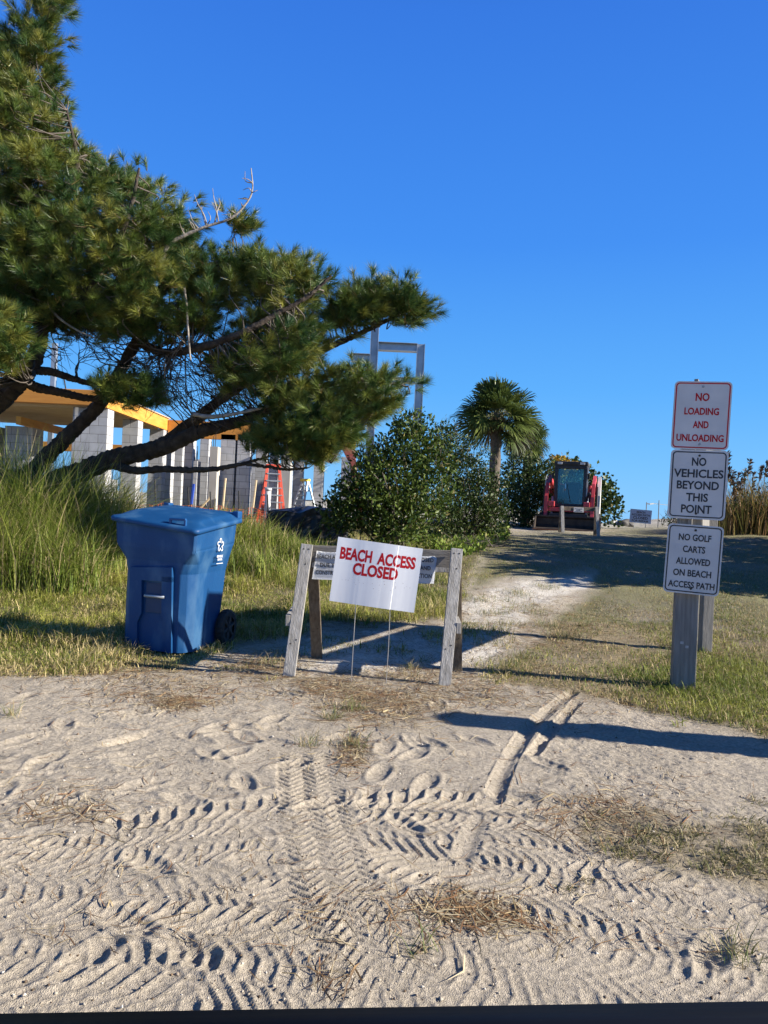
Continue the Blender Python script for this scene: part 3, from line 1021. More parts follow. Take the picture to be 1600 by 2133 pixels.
fl, fr = ground_at(601, 1412), ground_at(926, 1430)
tl, tr = at(640, 1134, fl.y + .20), at(952, 1143, fr.y + .20)
sh = thing('sawhorse_barricade', 'weathered grey timber sawhorse barricade standing across the start of the sand path', 'barricade', ((fl.x + fr.x) / 2, fl.y + .25, float(gz((fl.x + fr.x) / 2, fl.y + .25))))
O_ = Vector(sh.location)
rl, rr_ = ground_at(661, 1374), ground_at(951, 1398)
rl.z -= .02; rr_.z -= .02; fl.z -= .02; fr.z -= .02
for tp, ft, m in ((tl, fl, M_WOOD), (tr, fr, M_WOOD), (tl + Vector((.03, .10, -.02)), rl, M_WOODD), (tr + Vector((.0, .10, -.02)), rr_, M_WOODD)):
    bm = bmesh.new()
    leg_between(bm, tp - O_, ft - O_, .092, .04)
    lg = obj('leg', bm, m, sh)
    d = (tp - ft).normalized()
    nrm = (d.cross(Vector((1, 0, 0)))).normalized()
    if nrm.y > 0: nrm = -nrm
    for q, s_ in ((.04, .02), (.04, -.02), (.16, .01), (.75, .02), (.78, -.02)):
        bm = bmesh.new()
        c = tp - d * q + Vector((s_, 0, 0)) + nrm * .018 - O_
        cyl(bm, c, c + nrm * .004, .006, 8)
        obj('nail_head', bm, M_NAIL, lg)
bm = bmesh.new()
plank(bm, tl + Vector((-.02, .055, -.075)) - O_, tr + Vector((.02, .055, -.085)) - O_, .038, .135, (0, 0, 1), .004)
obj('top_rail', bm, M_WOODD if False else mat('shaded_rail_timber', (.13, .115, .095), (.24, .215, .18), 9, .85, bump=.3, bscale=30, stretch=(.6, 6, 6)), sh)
bm = bmesh.new()
plank(bm, tl + Vector((.04, .058, -.163)) - O_, tr + Vector((-.04, .058, -.173)) - O_, .038, .04, (0, 0, 1), .004)
obj('lower_rail', bm, M_WOOD, sh)
for ft, tp, rf, sx_ in ((fl, tl, rl, -1), (fr, tr, rr_, 1)):
    k = .43
    a = ft.lerp(tp, k) + Vector((sx_ * .066, -.02, 0))
    b = rf.lerp(tp + Vector((0, .1, 0)), k) + Vector((sx_ * .066, .06, 0))
    b.z = a.z
    b.x = a.x + sx_ * .02
    bm = bmesh.new()
    plank(bm, a - O_, b - O_, .036, .085, (0, 0, 1), .004)
    obj('side_brace', bm, M_WOOD, sh)


# ---------------------------------------------------------------- signs
def frame_from(tlp, trp, blp, Y, yaw):
    """centre, roll and size of a flat panel seen with these corners, turned by yaw at depth Y"""
    A, B, C_ = at(*tlp, Y), at(*trp, Y), at(*blp, Y)
    return A, B, C_


# white corrugated yard sign in front of the sawhorse
Ys = min(fl.y, fr.y) - .12
A, B, C_ = at(703, 1118, Ys), at(880, 1143, Ys), at(687, 1252, Ys)
w_, h_ = (B - A).length, (C_ - A).length
ctr = (B + C_) / 2
foot = ground_at(771, 1408)
ang = math.atan2(-(B.z - A.z), B.x - A.x)
ys_ = thing('beach_closed_sign', 'white corrugated plastic yard sign reading BEACH ACCESS CLOSED in red on two thin wires', 'sign', (ctr.x, Ys, ctr.z), (0, ang, 0))
bm = bmesh.new()
nx2 = 220


def sign_y(x, z):
    u = x / w_
    y = .006 * math.sin((u + .5) * PI * 2.6) + .0005 * math.exp(-((u + .205) / .014) ** 2) + .0005 * math.exp(-((u - .21) / .016) ** 2)
    if u < -.205: y += .045 * (-.205 - u)
    if .08 < u < .215: y -= .025 * (u - .08)
    return y + .012 * (z / h_) ** 2


vs0, vs1 = [], []
for i in range(nx2 + 1):
    x = -w_ / 2 + w_ * i / nx2
    vs0.append([bm.verts.new((x, sign_y(x, z), z)) for z in np.linspace(-h_ / 2, h_ / 2, 9)])
    vs1.append([bm.verts.new((v.co.x, v.co.y + .005, v.co.z)) for v in vs0[-1]])
for i in range(nx2):
    for k in range(8):
        bm.faces.new([vs0[i][k], vs0[i + 1][k], vs0[i + 1][k + 1], vs0[i][k + 1]])
        bm.faces.new([vs1[i][k], vs1[i][k + 1], vs1[i + 1][k + 1], vs1[i + 1][k]])
    bm.faces.new([vs0[i][0], vs1[i][0], vs1[i + 1][0], vs0[i + 1][0]])
    bm.faces.new([vs0[i][8], vs0[i + 1][8], vs1[i + 1][8], vs1[i][8]])
for i in (0, nx2):
    for k in range(8):
        bm.faces.new([vs0[i][k], vs0[i][k + 1], vs1[i][k + 1], vs1[i][k]])
M_CORR = mat('corrugated_white_plastic', (.73, .74, .76), (.79, .80, .81), 3, .38, stretch=(9, 1, .5), spec=.5)
obj('panel', bm, M_CORR, ys_)
lt = text_mesh('lettering', [('BEACH', -.262 * w_, .262 * h_, .092, .375 * w_), ('ACCESS', .214 * w_, .255 * h_, .092, .45 * w_), ('CLOSED', -.013 * w_, .050 * h_, .092, .53 * w_)], M_RED, ys_, y=0, bold=.04)
for o in lt:
    b = bmesh.new(); b.from_mesh(o.data)
    for x in np.linspace(-.5 * w_, .5 * w_, 90):
        bmesh.ops.bisect_plane(b, geom=b.verts[:] + b.edges[:] + b.faces[:], plane_co=(x, 0, 0), plane_no=(1, 0, 0))
    for v in b.verts:
        v.co.y = sign_y(v.co.x, v.co.z) - (.0005 if v.co.y < .001 else -.002)
    b.to_mesh(o.data); b.free()
bm = bmesh.new()
for k in range(26):
    x, z = random.uniform(-.4, .42) * w_, -abs(random.gauss(.08, .05)) * h_ - .03
    cyl(bm, (x, sign_y(x, z) - .0003, z), (x, sign_y(x, z), z), random.uniform(.0012, .0028), 6)
obj('dirt_spot', bm, mat('dirt_spots', (.25, .22, .20), (.35, .3, .27), 20, .8), ys_)['kind'] = 'stuff'
for px_, pxb, pyb in ((741, 733, 1414), (813, 804, 1410)):
    p0 = at(px_, 1262, Ys); p1 = ground_at(pxb, pyb); p1.y = min(p1.y, Ys + .1)
    p1.z = float(gz(p1.x, p1.y)) - .05
    loc = Matrix.Rotation(-ang, 3, 'Y')
    bm = bmesh.new()
    q0, q1 = loc @ (p0 + Vector((.01, 0, .2)) - ctr), loc @ (p0 - ctr)
    q0.y, q1.y = sign_y(q0.x, q0.z) + .009, sign_y(q1.x, q1.z) + .009
    tube(bm, [q0, q1, loc @ (p0.lerp(p1, .5) + Vector((random.uniform(-.004, .004), 0, 0)) - ctr), loc @ (p1 - ctr)], .0028, 8)
    obj('wire_stake', bm, mat('bright_wire', (.5, .5, .5), (.6, .6, .6), 10, .4, .7), ys_)

# white vinyl notice nailed to the sawhorse rail, mostly behind the yard sign
Yv, Yw_ = tl.y + .028, tr.y + .028
A, B, C_, D_ = at(660, 1147, Yv), at(911, 1158, Yw_), at(650, 1206, Yv), at(904, 1216, Yw_)
vn = thing('vinyl_notice', 'wrinkled white vinyl notice nailed to the sawhorse rail behind the yard sign', 'notice', (A + D_) / 2)
O2 = Vector(vn.location)
bm = bmesh.new()
gv = []
for i in range(49):
    col_ = []
    for k in range(13):
        u, v = i / 48, k / 12
        p = (A.lerp(B, u)).lerp(C_.lerp(D_, u), v) - O2
        wr = (math.sin(u * 41 + v * 7) * .0014 + math.sin(v * 17 + u * 9) * .0018 + math.sin(u * 90 - v * 30) * .0004) * (1.2 - v)
        p.y += wr - .012 * v + (.02 * (u - .93) / .07 if u > .93 else 0)
        if k == 0: p.z -= .008 * abs(math.sin(u * PI * 5))
        col_.append(bm.verts.new(p))
    gv.append(col_)
for i in range(48):
    for k in range(12):
        bm.faces.new([gv[i][k], gv[i][k + 1], gv[i + 1][k + 1], gv[i + 1][k]])
bmesh.ops.solidify(bm, geom=bm.faces[:], thickness=.0012)
bmesh.ops.recalc_face_normals(bm, faces=bm.faces[:])
obj('sheet', bm, mat('white_vinyl', (.76, .77, .79), (.82, .83, .84), 4, .35), vn, True)


def on_sheet(px_, py_):
    p = at(px_, py_, Yv + (Yw_ - Yv) * (px_ - 655) / 252) - O2
    return p.x, p.z


TR = Matrix.Identity(4)
L_ = []
for s, px_, py_, hh, ww in (('BEACH ACCESS', 693, 1160, 8.5, 66), ('DUE TO', 686, 1177, 8.5, 38), ('CONSTRUCTION', 693, 1193, 9, 70), ('CLOSED', 884, 1166, 8.5, 38), ('SAND', 884, 1183, 8.5, 26), ('ERECTION', 876, 1199, 9, 46)):
    cx, cz = on_sheet(px_, py_)
    L_.append((s, cx, cz, hh * Yv / F, ww * Yv / F))
lt = text_mesh('lettering', L_, M_INK, vn, y=-.012, bold=.014)
for v in [v for o in lt for v in o.data.vertices]:
    v.co.y += (v.co.x - A.x + O2.x) / (B.x - A.x) * (B.y - A.y) + A.y - O2.y

# ---------------------------------------------------------------- sign post with three signs and a long two-post board behind
pb = ground_at(1428, 1437)
POST_TOP = at(1463, 800, pb.y)
post = thing('sign_post', 'thick grey square timber post carrying three white signs at the edge of the lawn', 'post', (pb.x, pb.y + .06, float(gz(pb.x, pb.y + .06)) - .05))
post_h = POST_TOP.z - post.location.z
bm = bmesh.new()
box(bm, (-.088, -.06, 0), (.088, .09, post_h - .05), .008)
obj('timber', bm, M_POST, post)
post.rotation_euler = (0, 0, math.radians(-14))
for x, z in ((-.03, .845), (.035, .84), (-.028, .42), (.01, .39)):
    bm = bmesh.new()
    box(bm, (x - .012, -.0625, z - .012), (x + .012, -.061, z + .008), 0)
    obj('paint_fleck', bm, mat('paint_flecks', (.5, .5, .5), (.35, .35, .35), 40, .8), post)
# second post, slimmer, two metres behind
p2 = ground_at(1468, 1352)
post2 = thing('rear_board_post', 'slimmer grey timber post standing behind the post with three signs', 'post', (p2.x, p2.y, float(gz(p2.x, p2.y)) - .05))
h2 = at(1490, 812, p2.y).z - post2.location.z
bm = bmesh.new()
box(bm, (-.055, -.05, 0), (.055, .05, h2), .006)
obj('timber', bm, M_POST, post2)
# boards seen end on
bd = thing('edge_on_board', 'large timber board seen end-on between the two posts, hidden by the three signs', 'board', (pb.x, pb.y, 0))
d = Vector((p2.x - pb.x, p2.y - pb.y, 0))
n0 = Vector((-d.y, d.x, 0)).normalized()
for z0, z1 in ((1.02, 1.50), (1.56, 2.08), (2.09, 2.46)):
    bm = bmesh.new()
    a = d.normalized() * -.04 + n0 * .02
    b = d + d.normalized() * .04 + n0 * .02
    plank(bm, Vector((a.x, a.y, (z0 + z1) / 2)), Vector((b.x, b.y, (z0 + z1) / 2)), .03, z1 - z0, (0, 0, 1), .004)
    obj('board', bm, M_POST, bd)

SIGN_YAW = math.radians(-17)


def road_sign(name, label, tl_, tr_, bl_, lines, ink, border_in, bold, Y):
    cpx, cpy = (tr_[0] + bl_[0]) / 2, (tr_[1] + bl_[1]) / 2
    c = at(cpx, cpy, Y)
    wpx = math.hypot(tr_[0] - tl_[0], tr_[1] - tl_[1])
    hpx = math.hypot(tl_[0] - bl_[0], tl_[1] - bl_[1])
    w = wpx * Y / F / math.cos(SIGN_YAW) * 1.0
    h_ = hpx * Y / F
    # yaw first, then a small lean of the plate itself
    s = thing(name, label, 'sign', c)
    s.rotation_euler = (0, math.radians(lean_), SIGN_YAW)
    bm = bmesh.new()
    prism(bm, rounded(w, h_, .035), -.001, .002, 'y')
    obj('plate', bm, M_WHITE, s)
    o1, i1 = rounded(w - 2 * border_in, h_ - 2 * border_in, .03), rounded(w - 2 * border_in - .018, h_ - 2 * border_in - .018, .022)
    bm = bmesh.new()
    ring_plate(bm, o1, i1, -.0024, -.001)
    obj('border', bm, ink, s)
    text_mesh('lettering', [(t, x * w, z * h_, hh * h_, ww * w) for t, x, z, hh, ww in lines], ink, s, y=-.0034, bold=bold)
    for z in (h_ / 2 - .03 - border_in, -h_ / 2 + .03 + border_in):
        bm = bmesh.new()
        cyl(bm, (0, -.001, z), (0, -.008, z), .0095, 10, .007)
        obj('bolt', bm, M_NAIL if ink is not M_RED else mat('bolt_zinc', (.3, .3, .3), (.4, .4, .4), 10, .5, .5), s)
    return s


YS1 = pb.y - .06
lean_ = 1.2
road_sign('no_loading_sign', 'white sign with red border reading NO LOADING AND UNLOADING, topmost on the thick post', (1411, 793), (1518, 796), (1404, 935),
          [('NO', .0, .27, .118, .24), ('LOADING', .0, .06, .105, .60), ('AND', .0, -.135, .105, .27), ('UNLOADING', .0, -.33, .105, .82)], M_RED, .011, .026, YS1 - .006)
lean_ = .9
road_sign('no_vehicles_sign', 'white sign with black border reading NO VEHICLES BEYOND THIS POINT, middle of the thick post', (1404, 936), (1511, 939), (1396, 1080),
          [('NO', .0, .33, .122, .25), ('VEHICLES', .0, .16, .122, .86), ('BEYOND', .0, -.01, .122, .73), ('THIS', .0, -.185, .122, .38), ('POINT', .0, -.355, .122, .53)], M_INK, .014, .024, YS1)
lean_ = 2.0
road_sign('no_golf_carts_sign', 'white sign reading NO GOLF CARTS ALLOWED ON BEACH ACCESS PATH, lowest on the post', (1397, 1091), (1501, 1096), (1387, 1235),
          [('NO GOLF', .0, .315, .098, .58), ('CARTS', .0, .145, .098, .40), ('ALLOWED', .0, -.03, .098, .61), ('ON BEACH', .0, -.20, .098, .68), ('ACCESS PATH', .0, -.37, .095, .83)], M_INK, .012, .024, YS1)

# ---------------------------------------------------------------- off to the side: an unseen round pile, assumed and added to cast the shadow crossing the sand
pl = thing('shadow_pile', 'unseen round timber pile assumed beyond the right edge, added to shadow the sand', 'pile', (4.62, 4.18, 0))
bm = bmesh.new()
tube(bm, [(0, 0, -.1), (0, 0, .8), (.01, 0, 1.6), (0, 0, 2.02), (0, 0, 2.06)], [.25, .22, .19, .165, .11], 20)
obj('shaft', bm, M_POST, pl, True)

# ---------------------------------------------------------------- the vehicle the view is taken from: door top with dark trim
vd = thing('vehicle_door', 'black door top of the vehicle in the foreground along the bottom edge', 'vehicle door', (0, .52, 0))
M_PAINT = mat('black_paint', (.002, .002, .003), (.003, .003, .004), 3, .5, spec=.12)
slope = (at(1600, 2086, .52).z - at(0, 2112, .52).z) / (at(1600, 2086, .52).x - at(0, 2112, .52).x)
prof = [(-.10, -.10), (-.095, -.03), (-.06, -.012), (0, 0), (.03, -.004), (.055, -.02), (.075, -.06), (.10, -.30), (.09, -.62), (.05, -.66), (-.06, -.66), (-.09, -.5)]
zl = min(CAM_H + ray(800, 2101)[1] * (.52 + a) - b for a, b in prof)
MD = Matrix(((1, 0, 0, 0), (0, 1, 0, 0), (slope, 0, 1, zl), (0, 0, 0, 1)))
bm = bmesh.new()
prism(bm, prof, -.62, .62, 'x', MD)
bmesh.ops.bevel(bm, geom=[e for e in bm.edges if abs(e.verts[0].co.x - e.verts[1].co.x) > .3], offset=.008, segments=2, affect='EDGES')
obj('door_panel', bm, M_PAINT, vd, True)

# ================================================================ unfinished building, steel frame and site things
def block_mat(name, c1, c2):
    m, N, L, P = new_mat(name)
    P.inputs['Roughness'].default_value = .9
    tc = N.new('ShaderNodeTexCoord')
    sep = N.new('ShaderNodeSeparateXYZ')
    L.new(tc.outputs['Object'], sep.inputs[0])
    ad = N.new('ShaderNodeMath'); ad.operation = 'ADD'
    L.new(sep.outputs['X'], ad.inputs[0]); L.new(sep.outputs['Y'], ad.inputs[1])
    cb = N.new('ShaderNodeCombineXYZ')
    L.new(ad.outputs[0], cb.inputs[0]); L.new(sep.outputs['Z'], cb.inputs[1])
    br = N.new('ShaderNodeTexBrick')
    br.inputs['Scale'].default_value = 1.0
    br.inputs['Brick Width'].default_value = .4
    br.inputs['Row Height'].default_value = .2
    br.inputs['Mortar Size'].default_value = .006
    br.inputs['Color1'].default_value = (*c1, 1); br.inputs['Color2'].default_value = (*c2, 1)
    br.inputs['Mortar'].default_value = (.17, .17, .17, 1)
    L.new(cb.outputs[0], br.inputs['Vector'])
    nz = N.new('ShaderNodeTexNoise'); nz.inputs['Scale'].default_value = 5; nz.inputs['Detail'].default_value = 8
    L.new(tc.outputs['Object'], nz.inputs['Vector'])
    mr = N.new('ShaderNodeMapRange'); mr.inputs['To Min'].default_value = .75; mr.inputs['To Max'].default_value = 1.2
    L.new(nz.outputs['Fac'], mr.inputs['Value'])
    vm = N.new('ShaderNodeVectorMath'); vm.operation = 'SCALE'
    L.new(br.outputs['Color'], vm.inputs[0]); L.new(mr.outputs[0], vm.inputs['Scale'])
    L.new(vm.outputs[0], P.inputs['Base Color'])
    bp = N.new('ShaderNodeBump'); bp.inputs['Strength'].default_value = .5; bp.inputs['Distance'].default_value = .01
    L.new(br.outputs['Fac'], bp.inputs['Height']); bp.invert = True
    L.new(bp.outputs[0], P.inputs['Normal'])
    return m


M_CMU = block_mat('concrete_block', (.40, .40, .405), (.50, .50, .50))
M_CONC = mat('poured_concrete', (.38, .36, .32), (.46, .44, .40), 3, .9, bump=.1)
M_GLULAM = mat('orange_coated_timber', (.62, .27, .035), (.74, .36, .06), 4, .6, stretch=(.5, .5, 3), bump=.05)
M_GLULAMD = mat('orange_coated_timber_dark', (.52, .21, .03), (.62, .27, .045), 4, .6, stretch=(.5, .5, 3))  # darker orange, used on the beams that run across
M_JOIST = mat('pale_lumber', (.60, .46, .28), (.70, .56, .36), 5, .7, stretch=(.4, 5, 5))
M_DECK = mat('roof_sheathing', (.42, .33, .22), (.50, .40, .28), 3, .8)
bu = thing('unfinished_building', 'unfinished block building with grey columns, orange roof beams and open joists behind the pine', 'building', (-6.5, 20, .8))
OB = Vector(bu.location)


def bpart(name, lo, hi, m, bev=0.0):
    bm = bmesh.new()
    box(bm, Vector(lo) - OB, Vector(hi) - OB, bev)
    return obj(name, bm, m, bu)


def xat(px, Y, py=950):
    return at(px, py, Y).x


ZB = at(207, 850, 17.8).z                                   # bearing height of the right-hand beam
GB = .5
# row of columns whose right faces stand on one line going away
for Y, wd, dp in ((17.8, .80, .42), (20.0, .40, .40), (22.3, .40, .40)):
    bpart('column', (-6.5 - wd, Y, GB), (-6.5, Y + dp, ZB), M_CMU)
bpart('column', (xat(8, 19), 19.0, GB), (xat(66, 19), 19.6, at(66, 889, 19).z), M_CMU)
bpart('column', (xat(-60, 19), 19.0, GB), (xat(-8, 19), 19.5, at(0, 889, 19).z), M_CMU)
bpart('column', (xat(-190, 18), 18.0, GB), (xat(-120, 18), 18.5, ZB - .3), M_CMU)
# short unfinished pier with bars standing out of it between the columns
pr = bpart('pier', (xat(219, 18.9), 18.9, GB), (xat(236, 18.9), 19.3, at(228, 998, 18.9).z), M_CMU)
for q in range(5):
    bm = bmesh.new()
    px_ = 221 + q * 3.2
    p0 = at(px_, 998, 19.0) - OB
    cyl(bm, p0, p0 + Vector((random.uniform(-.02, .02), random.uniform(-.03, .1), .28 + .06 * (q % 3))), .010, 8)
    obj('reinforcing_bar', bm, M_BLACK, pr)
# roof: receding beams, front beam, joists, sheathing
bpart('beam', (-6.62, 17.7, ZB), (-6.48, 22.9, ZB + .34), M_GLULAM, .006)
zf = at(100, 840, 17.55).z
bpart('beam', (-11.2, 17.55, ZB + .03), (-6.63, 17.69, ZB + .37), M_GLULAMD, .006)
zl2 = at(66, 889, 19).z
bpart('beam', (-8.86, 18.3, zl2 - .02), (-8.74, 22.4, zl2 + .17), M_GLULAM, .006)
bpart('beam', (-10.9, 18.32, zl2 - .02), (-10.78, 22.4, zl2 + .17), M_GLULAM, .006)
bpart('beam', (-11.2, 24.6, ZB - .62), (-6.6, 24.74, ZB - .34), M_GLULAMD, .006)
for k in range(15):
    Y = 17.85 + k * .31
    bpart('joist', (-11.2, Y, ZB - .02), (-6.64, Y + .045, ZB + .26), M_JOIST)
bpart('roof_deck', (-11.3, 17.7, ZB + .37), (-6.48, 22.9, ZB + .40), M_DECK)
# the wing that turns right: fascia, block piers and walls
Yw = 22.6
z1, z2 = at(385, 912, Yw).z, at(385, 876, Yw).z
bpart('beam', (-6.46, Yw, z1), (xat(520, Yw), Yw + .12, z2), M_GLULAMD, .006)
bpart('beam', (xat(520, Yw) + .01, Yw, z1), (xat(720, Yw) - .02, Yw + .12, z2), M_GLULAMD, .006)
bpart('beam', (xat(726, Yw) - .2, Yw - .02, z1 - .02), (xat(738, Yw), Yw + .6, z2), M_GLULAM, .006)
for pa, pb_, Y, zt_, m in ((336, 356, 23.4, 880, M_CMU), (362, 380, 24.2, 880, M_CMU), (384, 401, 22.9, 900, M_CMU), (404, 412, 22.0, 960, M_CMU), (416, 434, 24.4, 905, M_CMU), (437, 453, 22.0, 930, M_CONC),
                       (459, 489, 22.6, 905, M_CMU), (494, 521, 22.6, 905, M_CMU), (533, 556, 24.2, 905, M_CMU), (562, 579, 22.3, 930, M_CMU), (586, 606, 22.0, 930, M_CONC), (612, 632, 23.5, 960, M_CMU), (655, 675, 22.6, 930, M_CMU), (712, 737, 22.6, 952, M_CMU), (768, 800, 23.4, 960, M_CMU)):
    bpart('column', (xat(pa, Y), Y, GB), (xat(pb_, Y), Y + .42, at((pa + pb_) / 2, zt_, Y).z), m)
for pa, pt, Y in ((408, 960, 22.1), (622, 960, 23.6), (784, 960, 23.5), (445, 930, 22.1)):
    for q in (-3, 0, 3):
        bm = bmesh.new()
        p0 = at(pa + q, pt + 4, Y) - OB
        cyl(bm, p0, p0 + Vector((random.uniform(-.03, .03), random.uniform(-.03, .08), .34 + .05 * q)), .010, 8)
        obj('reinforcing_bar', bm, M_BLACK, [o for o in bu.children if o.name.startswith('column')][-1])
bpart('wall', (xat(340, 26), 26.0, GB), (xat(610, 26), 26.2, at(480, 960, 26).z), M_CMU)
bpart('wall', (-13.5, 24.0, GB), (-9.8, 24.2, at(0, 985, 24).z), M_CMU)
bpart('floor_slab', (-13.5, 17.5, .3), (xat(800, 22), 26.4, GB + .18), M_CONC)
bm = bmesh.new()                                             # scaffold plank and stacked lumber leaning in the bays
for pa, pb_, Y in (((464, 1060), (470, 996), 21.6), ((415, 1062), (438, 1036), 21.4), ((527, 1058), (534, 1000), 21.8)):
    a, b = at(*pa, Y), at(*pb_, Y)
    bm = bmesh.new()
    plank(bm, a, b, .10, .04)
    tag(obj('leaning_plank', bm, M_JOIST), {464: 'pale plank leaning against the third grey pier of the building wing', 415: 'low diagonal plank leaning between two block piers above the bin', 527: 'short pale plank leaning beside the red stepladder'}[pa[0]], 'plank')

# ---------------------------------------------------------------- galvanised steel frame above the trees
sf = thing('steel_tower', 'tall galvanised steel frame of posts and cross beams rising behind the shrubs', 'steel frame', (at(830, 1060, 24).x, 24, .8))
OS = Vector(sf.location)


def hbeam(a, b, w, name='beam', side=(0, 1, 0)):
    bm = bmesh.new()
    a, b = Vector(a) - OS, Vector(b) - OS
    z = (b - a).normalized()
    s = Vector(side)
    x = z.cross(s).normalized()
    for k in (-1, 1):
        plank(bm, a + x * k * (w / 2 - .008), b + x * k * (w / 2 - .008), w, .016, x, 0)
    plank(bm, a, b, .012, w - .034, x, 0)
    return obj(name, bm, M_STEEL, sf)


Ysf = 24.0
xa, xb, xc = at(779, 740, Ysf).x, at(877, 720, Ysf).x, at(733, 740, Ysf).x
zt1, zt2 = at(877, 717, Ysf).z, at(779, 690, Ysf).z
hbeam((xa, Ysf, .5), (xa, Ysf, zt2 + .6), .25, 'post')
hbeam((xb, Ysf, .5), (xb, Ysf, zt1), .25, 'post')
hbeam((xa + .13, Ysf, zt1 - .13), (xb - .13, Ysf, zt1 - .13), .26)
hbeam((xa + .13, Ysf, at(830, 792, Ysf).z), (xb - .13, Ysf, at(830, 792, Ysf).z), .18)
hbeam((xc, Ysf, at(750, 746, Ysf).z), (xa - .13, Ysf, at(750, 746, Ysf).z), .26)
xl = at(111, 800, 23.5).x
ssp = thing('steel_post', 'lone pale steel post rising above the orange roof beam at the left', 'post', (xl, 23.5, .8))
bm = bmesh.new(); box(bm, (-.07, -.07, -.2), (.07, .07, 5.2), .004); obj('shaft', bm, M_STEEL, ssp)
bm = bmesh.new(); a = at(133, 785, 23.5); b = at(139, 822, 23.5); cyl(bm, a - ssp.location, b - ssp.location, .022, 8); obj('brace', bm, M_BLACK, ssp)
# rust red leaning boom behind the shrubs
M_RUST = mat('faded_red_paint', (.30, .07, .045), (.40, .13, .09), 5, .6)
bo = thing('leaning_red_boom', 'faded red steel boom leaning between the pine and the leafy shrub', 'boom', at(744, 1085, 20))
bm = bmesh.new()
plank(bm, at(700, 885, 20) - bo.location, at(736, 955, 20) - bo.location, .30, .16, (0, 1, 0), .01)
obj('upper_section', bm, M_RUST, bo)
bm = bmesh.new()
plank(bm, at(734, 950, 19.9) - bo.location, at(750, 1085, 19.9) - bo.location, .16, .14, (0, 1, 0), .01)
obj('lower_section', bm, M_RUST, bo)

# ---------------------------------------------------------------- stepladders
M_FRP = mat('red_fibreglass', (.55, .06, .03), (.62, .09, .045), 8, .5)
M_YEL = mat('yellow_plastic', (.65, .48, .03), (.7, .55, .06), 8, .5)


def stepladder(name, label, px_, pyt, pyb, Y, wtop, wbot, mrail, mcap, yaw, rung):
    t, f = at(px_, pyt, Y), at(px_, pyb, Y)
    H = t.z - f.z
    s = thing(name, label, 'stepladder', (f.x, Y, f.z), (0, 0, yaw))
    sp_ = H * .26
    for sx_ in (-1, 1):
        bm = bmesh.new(); plank(bm, (sx_ * wbot, -sp_, 0), (sx_ * wtop, 0, H), .075, .03, (0, 1, 0), .003); obj('rail', bm, mrail, s)
        bm = bmesh.new(); plank(bm, (sx_ * wbot, sp_, 0), (sx_ * wtop, .03, H * .98), .05, .025, (0, 1, 0), .003); obj('rear_leg', bm, mrail, s)
    for k in range(1, 8):
        t_ = k / 8
        w = wbot + (wtop - wbot) * t_
        bm = bmesh.new(); box(bm, (-w, -sp_ * (1 - t_) - .04, H * t_ - .012), (w, -sp_ * (1 - t_) + .04, H * t_ + .012), .002); obj('step', bm, M_STEEL, s)
    for k in (2, 4, 6):
        t_ = k / 8
        w = wbot + (wtop - wbot) * t_
        bm = bmesh.new(); box(bm, (-w, sp_ * (1 - t_) - .012, H * t_ - .016), (w, sp_ * (1 - t_) + .012, H * t_ + .016), .002); obj('cross_bar', bm, M_STEEL, s)
    bm = bmesh.new(); box(bm, (-wtop - .04, -.06, H - .01), (wtop + .04, .07, H + .06), .01); obj('cap', bm, mcap, s)
    return s


stepladder('stepladder', 'red fibreglass stepladder standing open beside the grey columns', 564, 972, 1090, 19.6, .15, .30, M_FRP, M_FRP, .3, 8)
stepladder('stepladder', 'bare metal stepladder with a yellow top standing right of the beige column', 632, 1002, 1082, 20.4, .12, .30, M_STEEL, M_YEL, -.9, 8)
# white pipe standing by the ladder
wp = thing('white_pipe', 'white plastic pipe standing upright in front of the red stepladder', 'pipe', at(556, 1085, 18.9))
bm = bmesh.new(); p1 = at(559, 1020, 18.9) - wp.location
cyl(bm, (0, 0, -.2), p1, .075, 14); cyl(bm, p1 * .97, p1 * 1.05, .088, 14)
obj('shaft', bm, M_WHITE, wp, True)

# ---------------------------------------------------------------- orange barrier fence on stakes
M_MESH = mat('orange_mesh', (.70, .13, .04), (.75, .18, .06), 6, .6)
bf = thing('barrier_fence', 'sagging orange plastic mesh fence on thin dark stakes in front of the building', 'fence', (at(380, 1060, 16.6).x, 16.6, .75))
OF = Vector(bf.location)
stakes = [(150, 1000), (184, 1005), (262, 1012), (326, 998), (395, 1015), (441, 1024), (500, 1022), (560, 1030)]
for px_, pt in stakes:
    bm = bmesh.new()
    a, b = at(px_, 1100, 16.6), at(px_ - 3, pt, 16.6)
    cyl(bm, a - OF, b - OF, .02, 8, .016)
    obj('stake', bm, M_BLACK, bf)
bm = bmesh.new()
zs0, zs1 = at(380, 1090, 16.58).z, at(380, 1050, 16.58).z
for k in range(7):
    z = zs0 + (zs1 - zs0) * k / 6
    pts = []
    for px_ in range(130, 566, 9):
        p = at(px_, 1060, 16.58)
        pts.append(Vector((p.x, 16.57 + .02 * math.sin(px_ * .3), z - .07 * abs(math.sin((px_ - 150) / 62 * PI)) * (k / 6) + .02 * math.sin(px_ * .17 + k))) - OF)
    tube(bm, pts, .0035, 4)
for q in range(130, 566, 9):
    p = at(q, 1060, 16.58)
    sag = .07 * abs(math.sin((q - 150) / 62 * PI))
    cyl(bm, Vector((p.x, 16.575, zs0)) - OF, Vector((p.x + .02 * math.sin(q), 16.575, zs1 - sag)) - OF, .004, 4)
obj('mesh_panel', bm, M_MESH, bf)
# blue pole leaning by a pier
bm = bmesh.new(); a, b = at(399, 1050, 19.5), at(404, 1008, 19.5); plank(bm, a, b, .07, .05)
tag(obj('blue_level', bm, mat('bright_blue_plastic', (.03, .08, .45), (.04, .10, .5), 5, .4)), 'bright blue straight-edge leaning against a white-sided block pier', 'straight-edge')

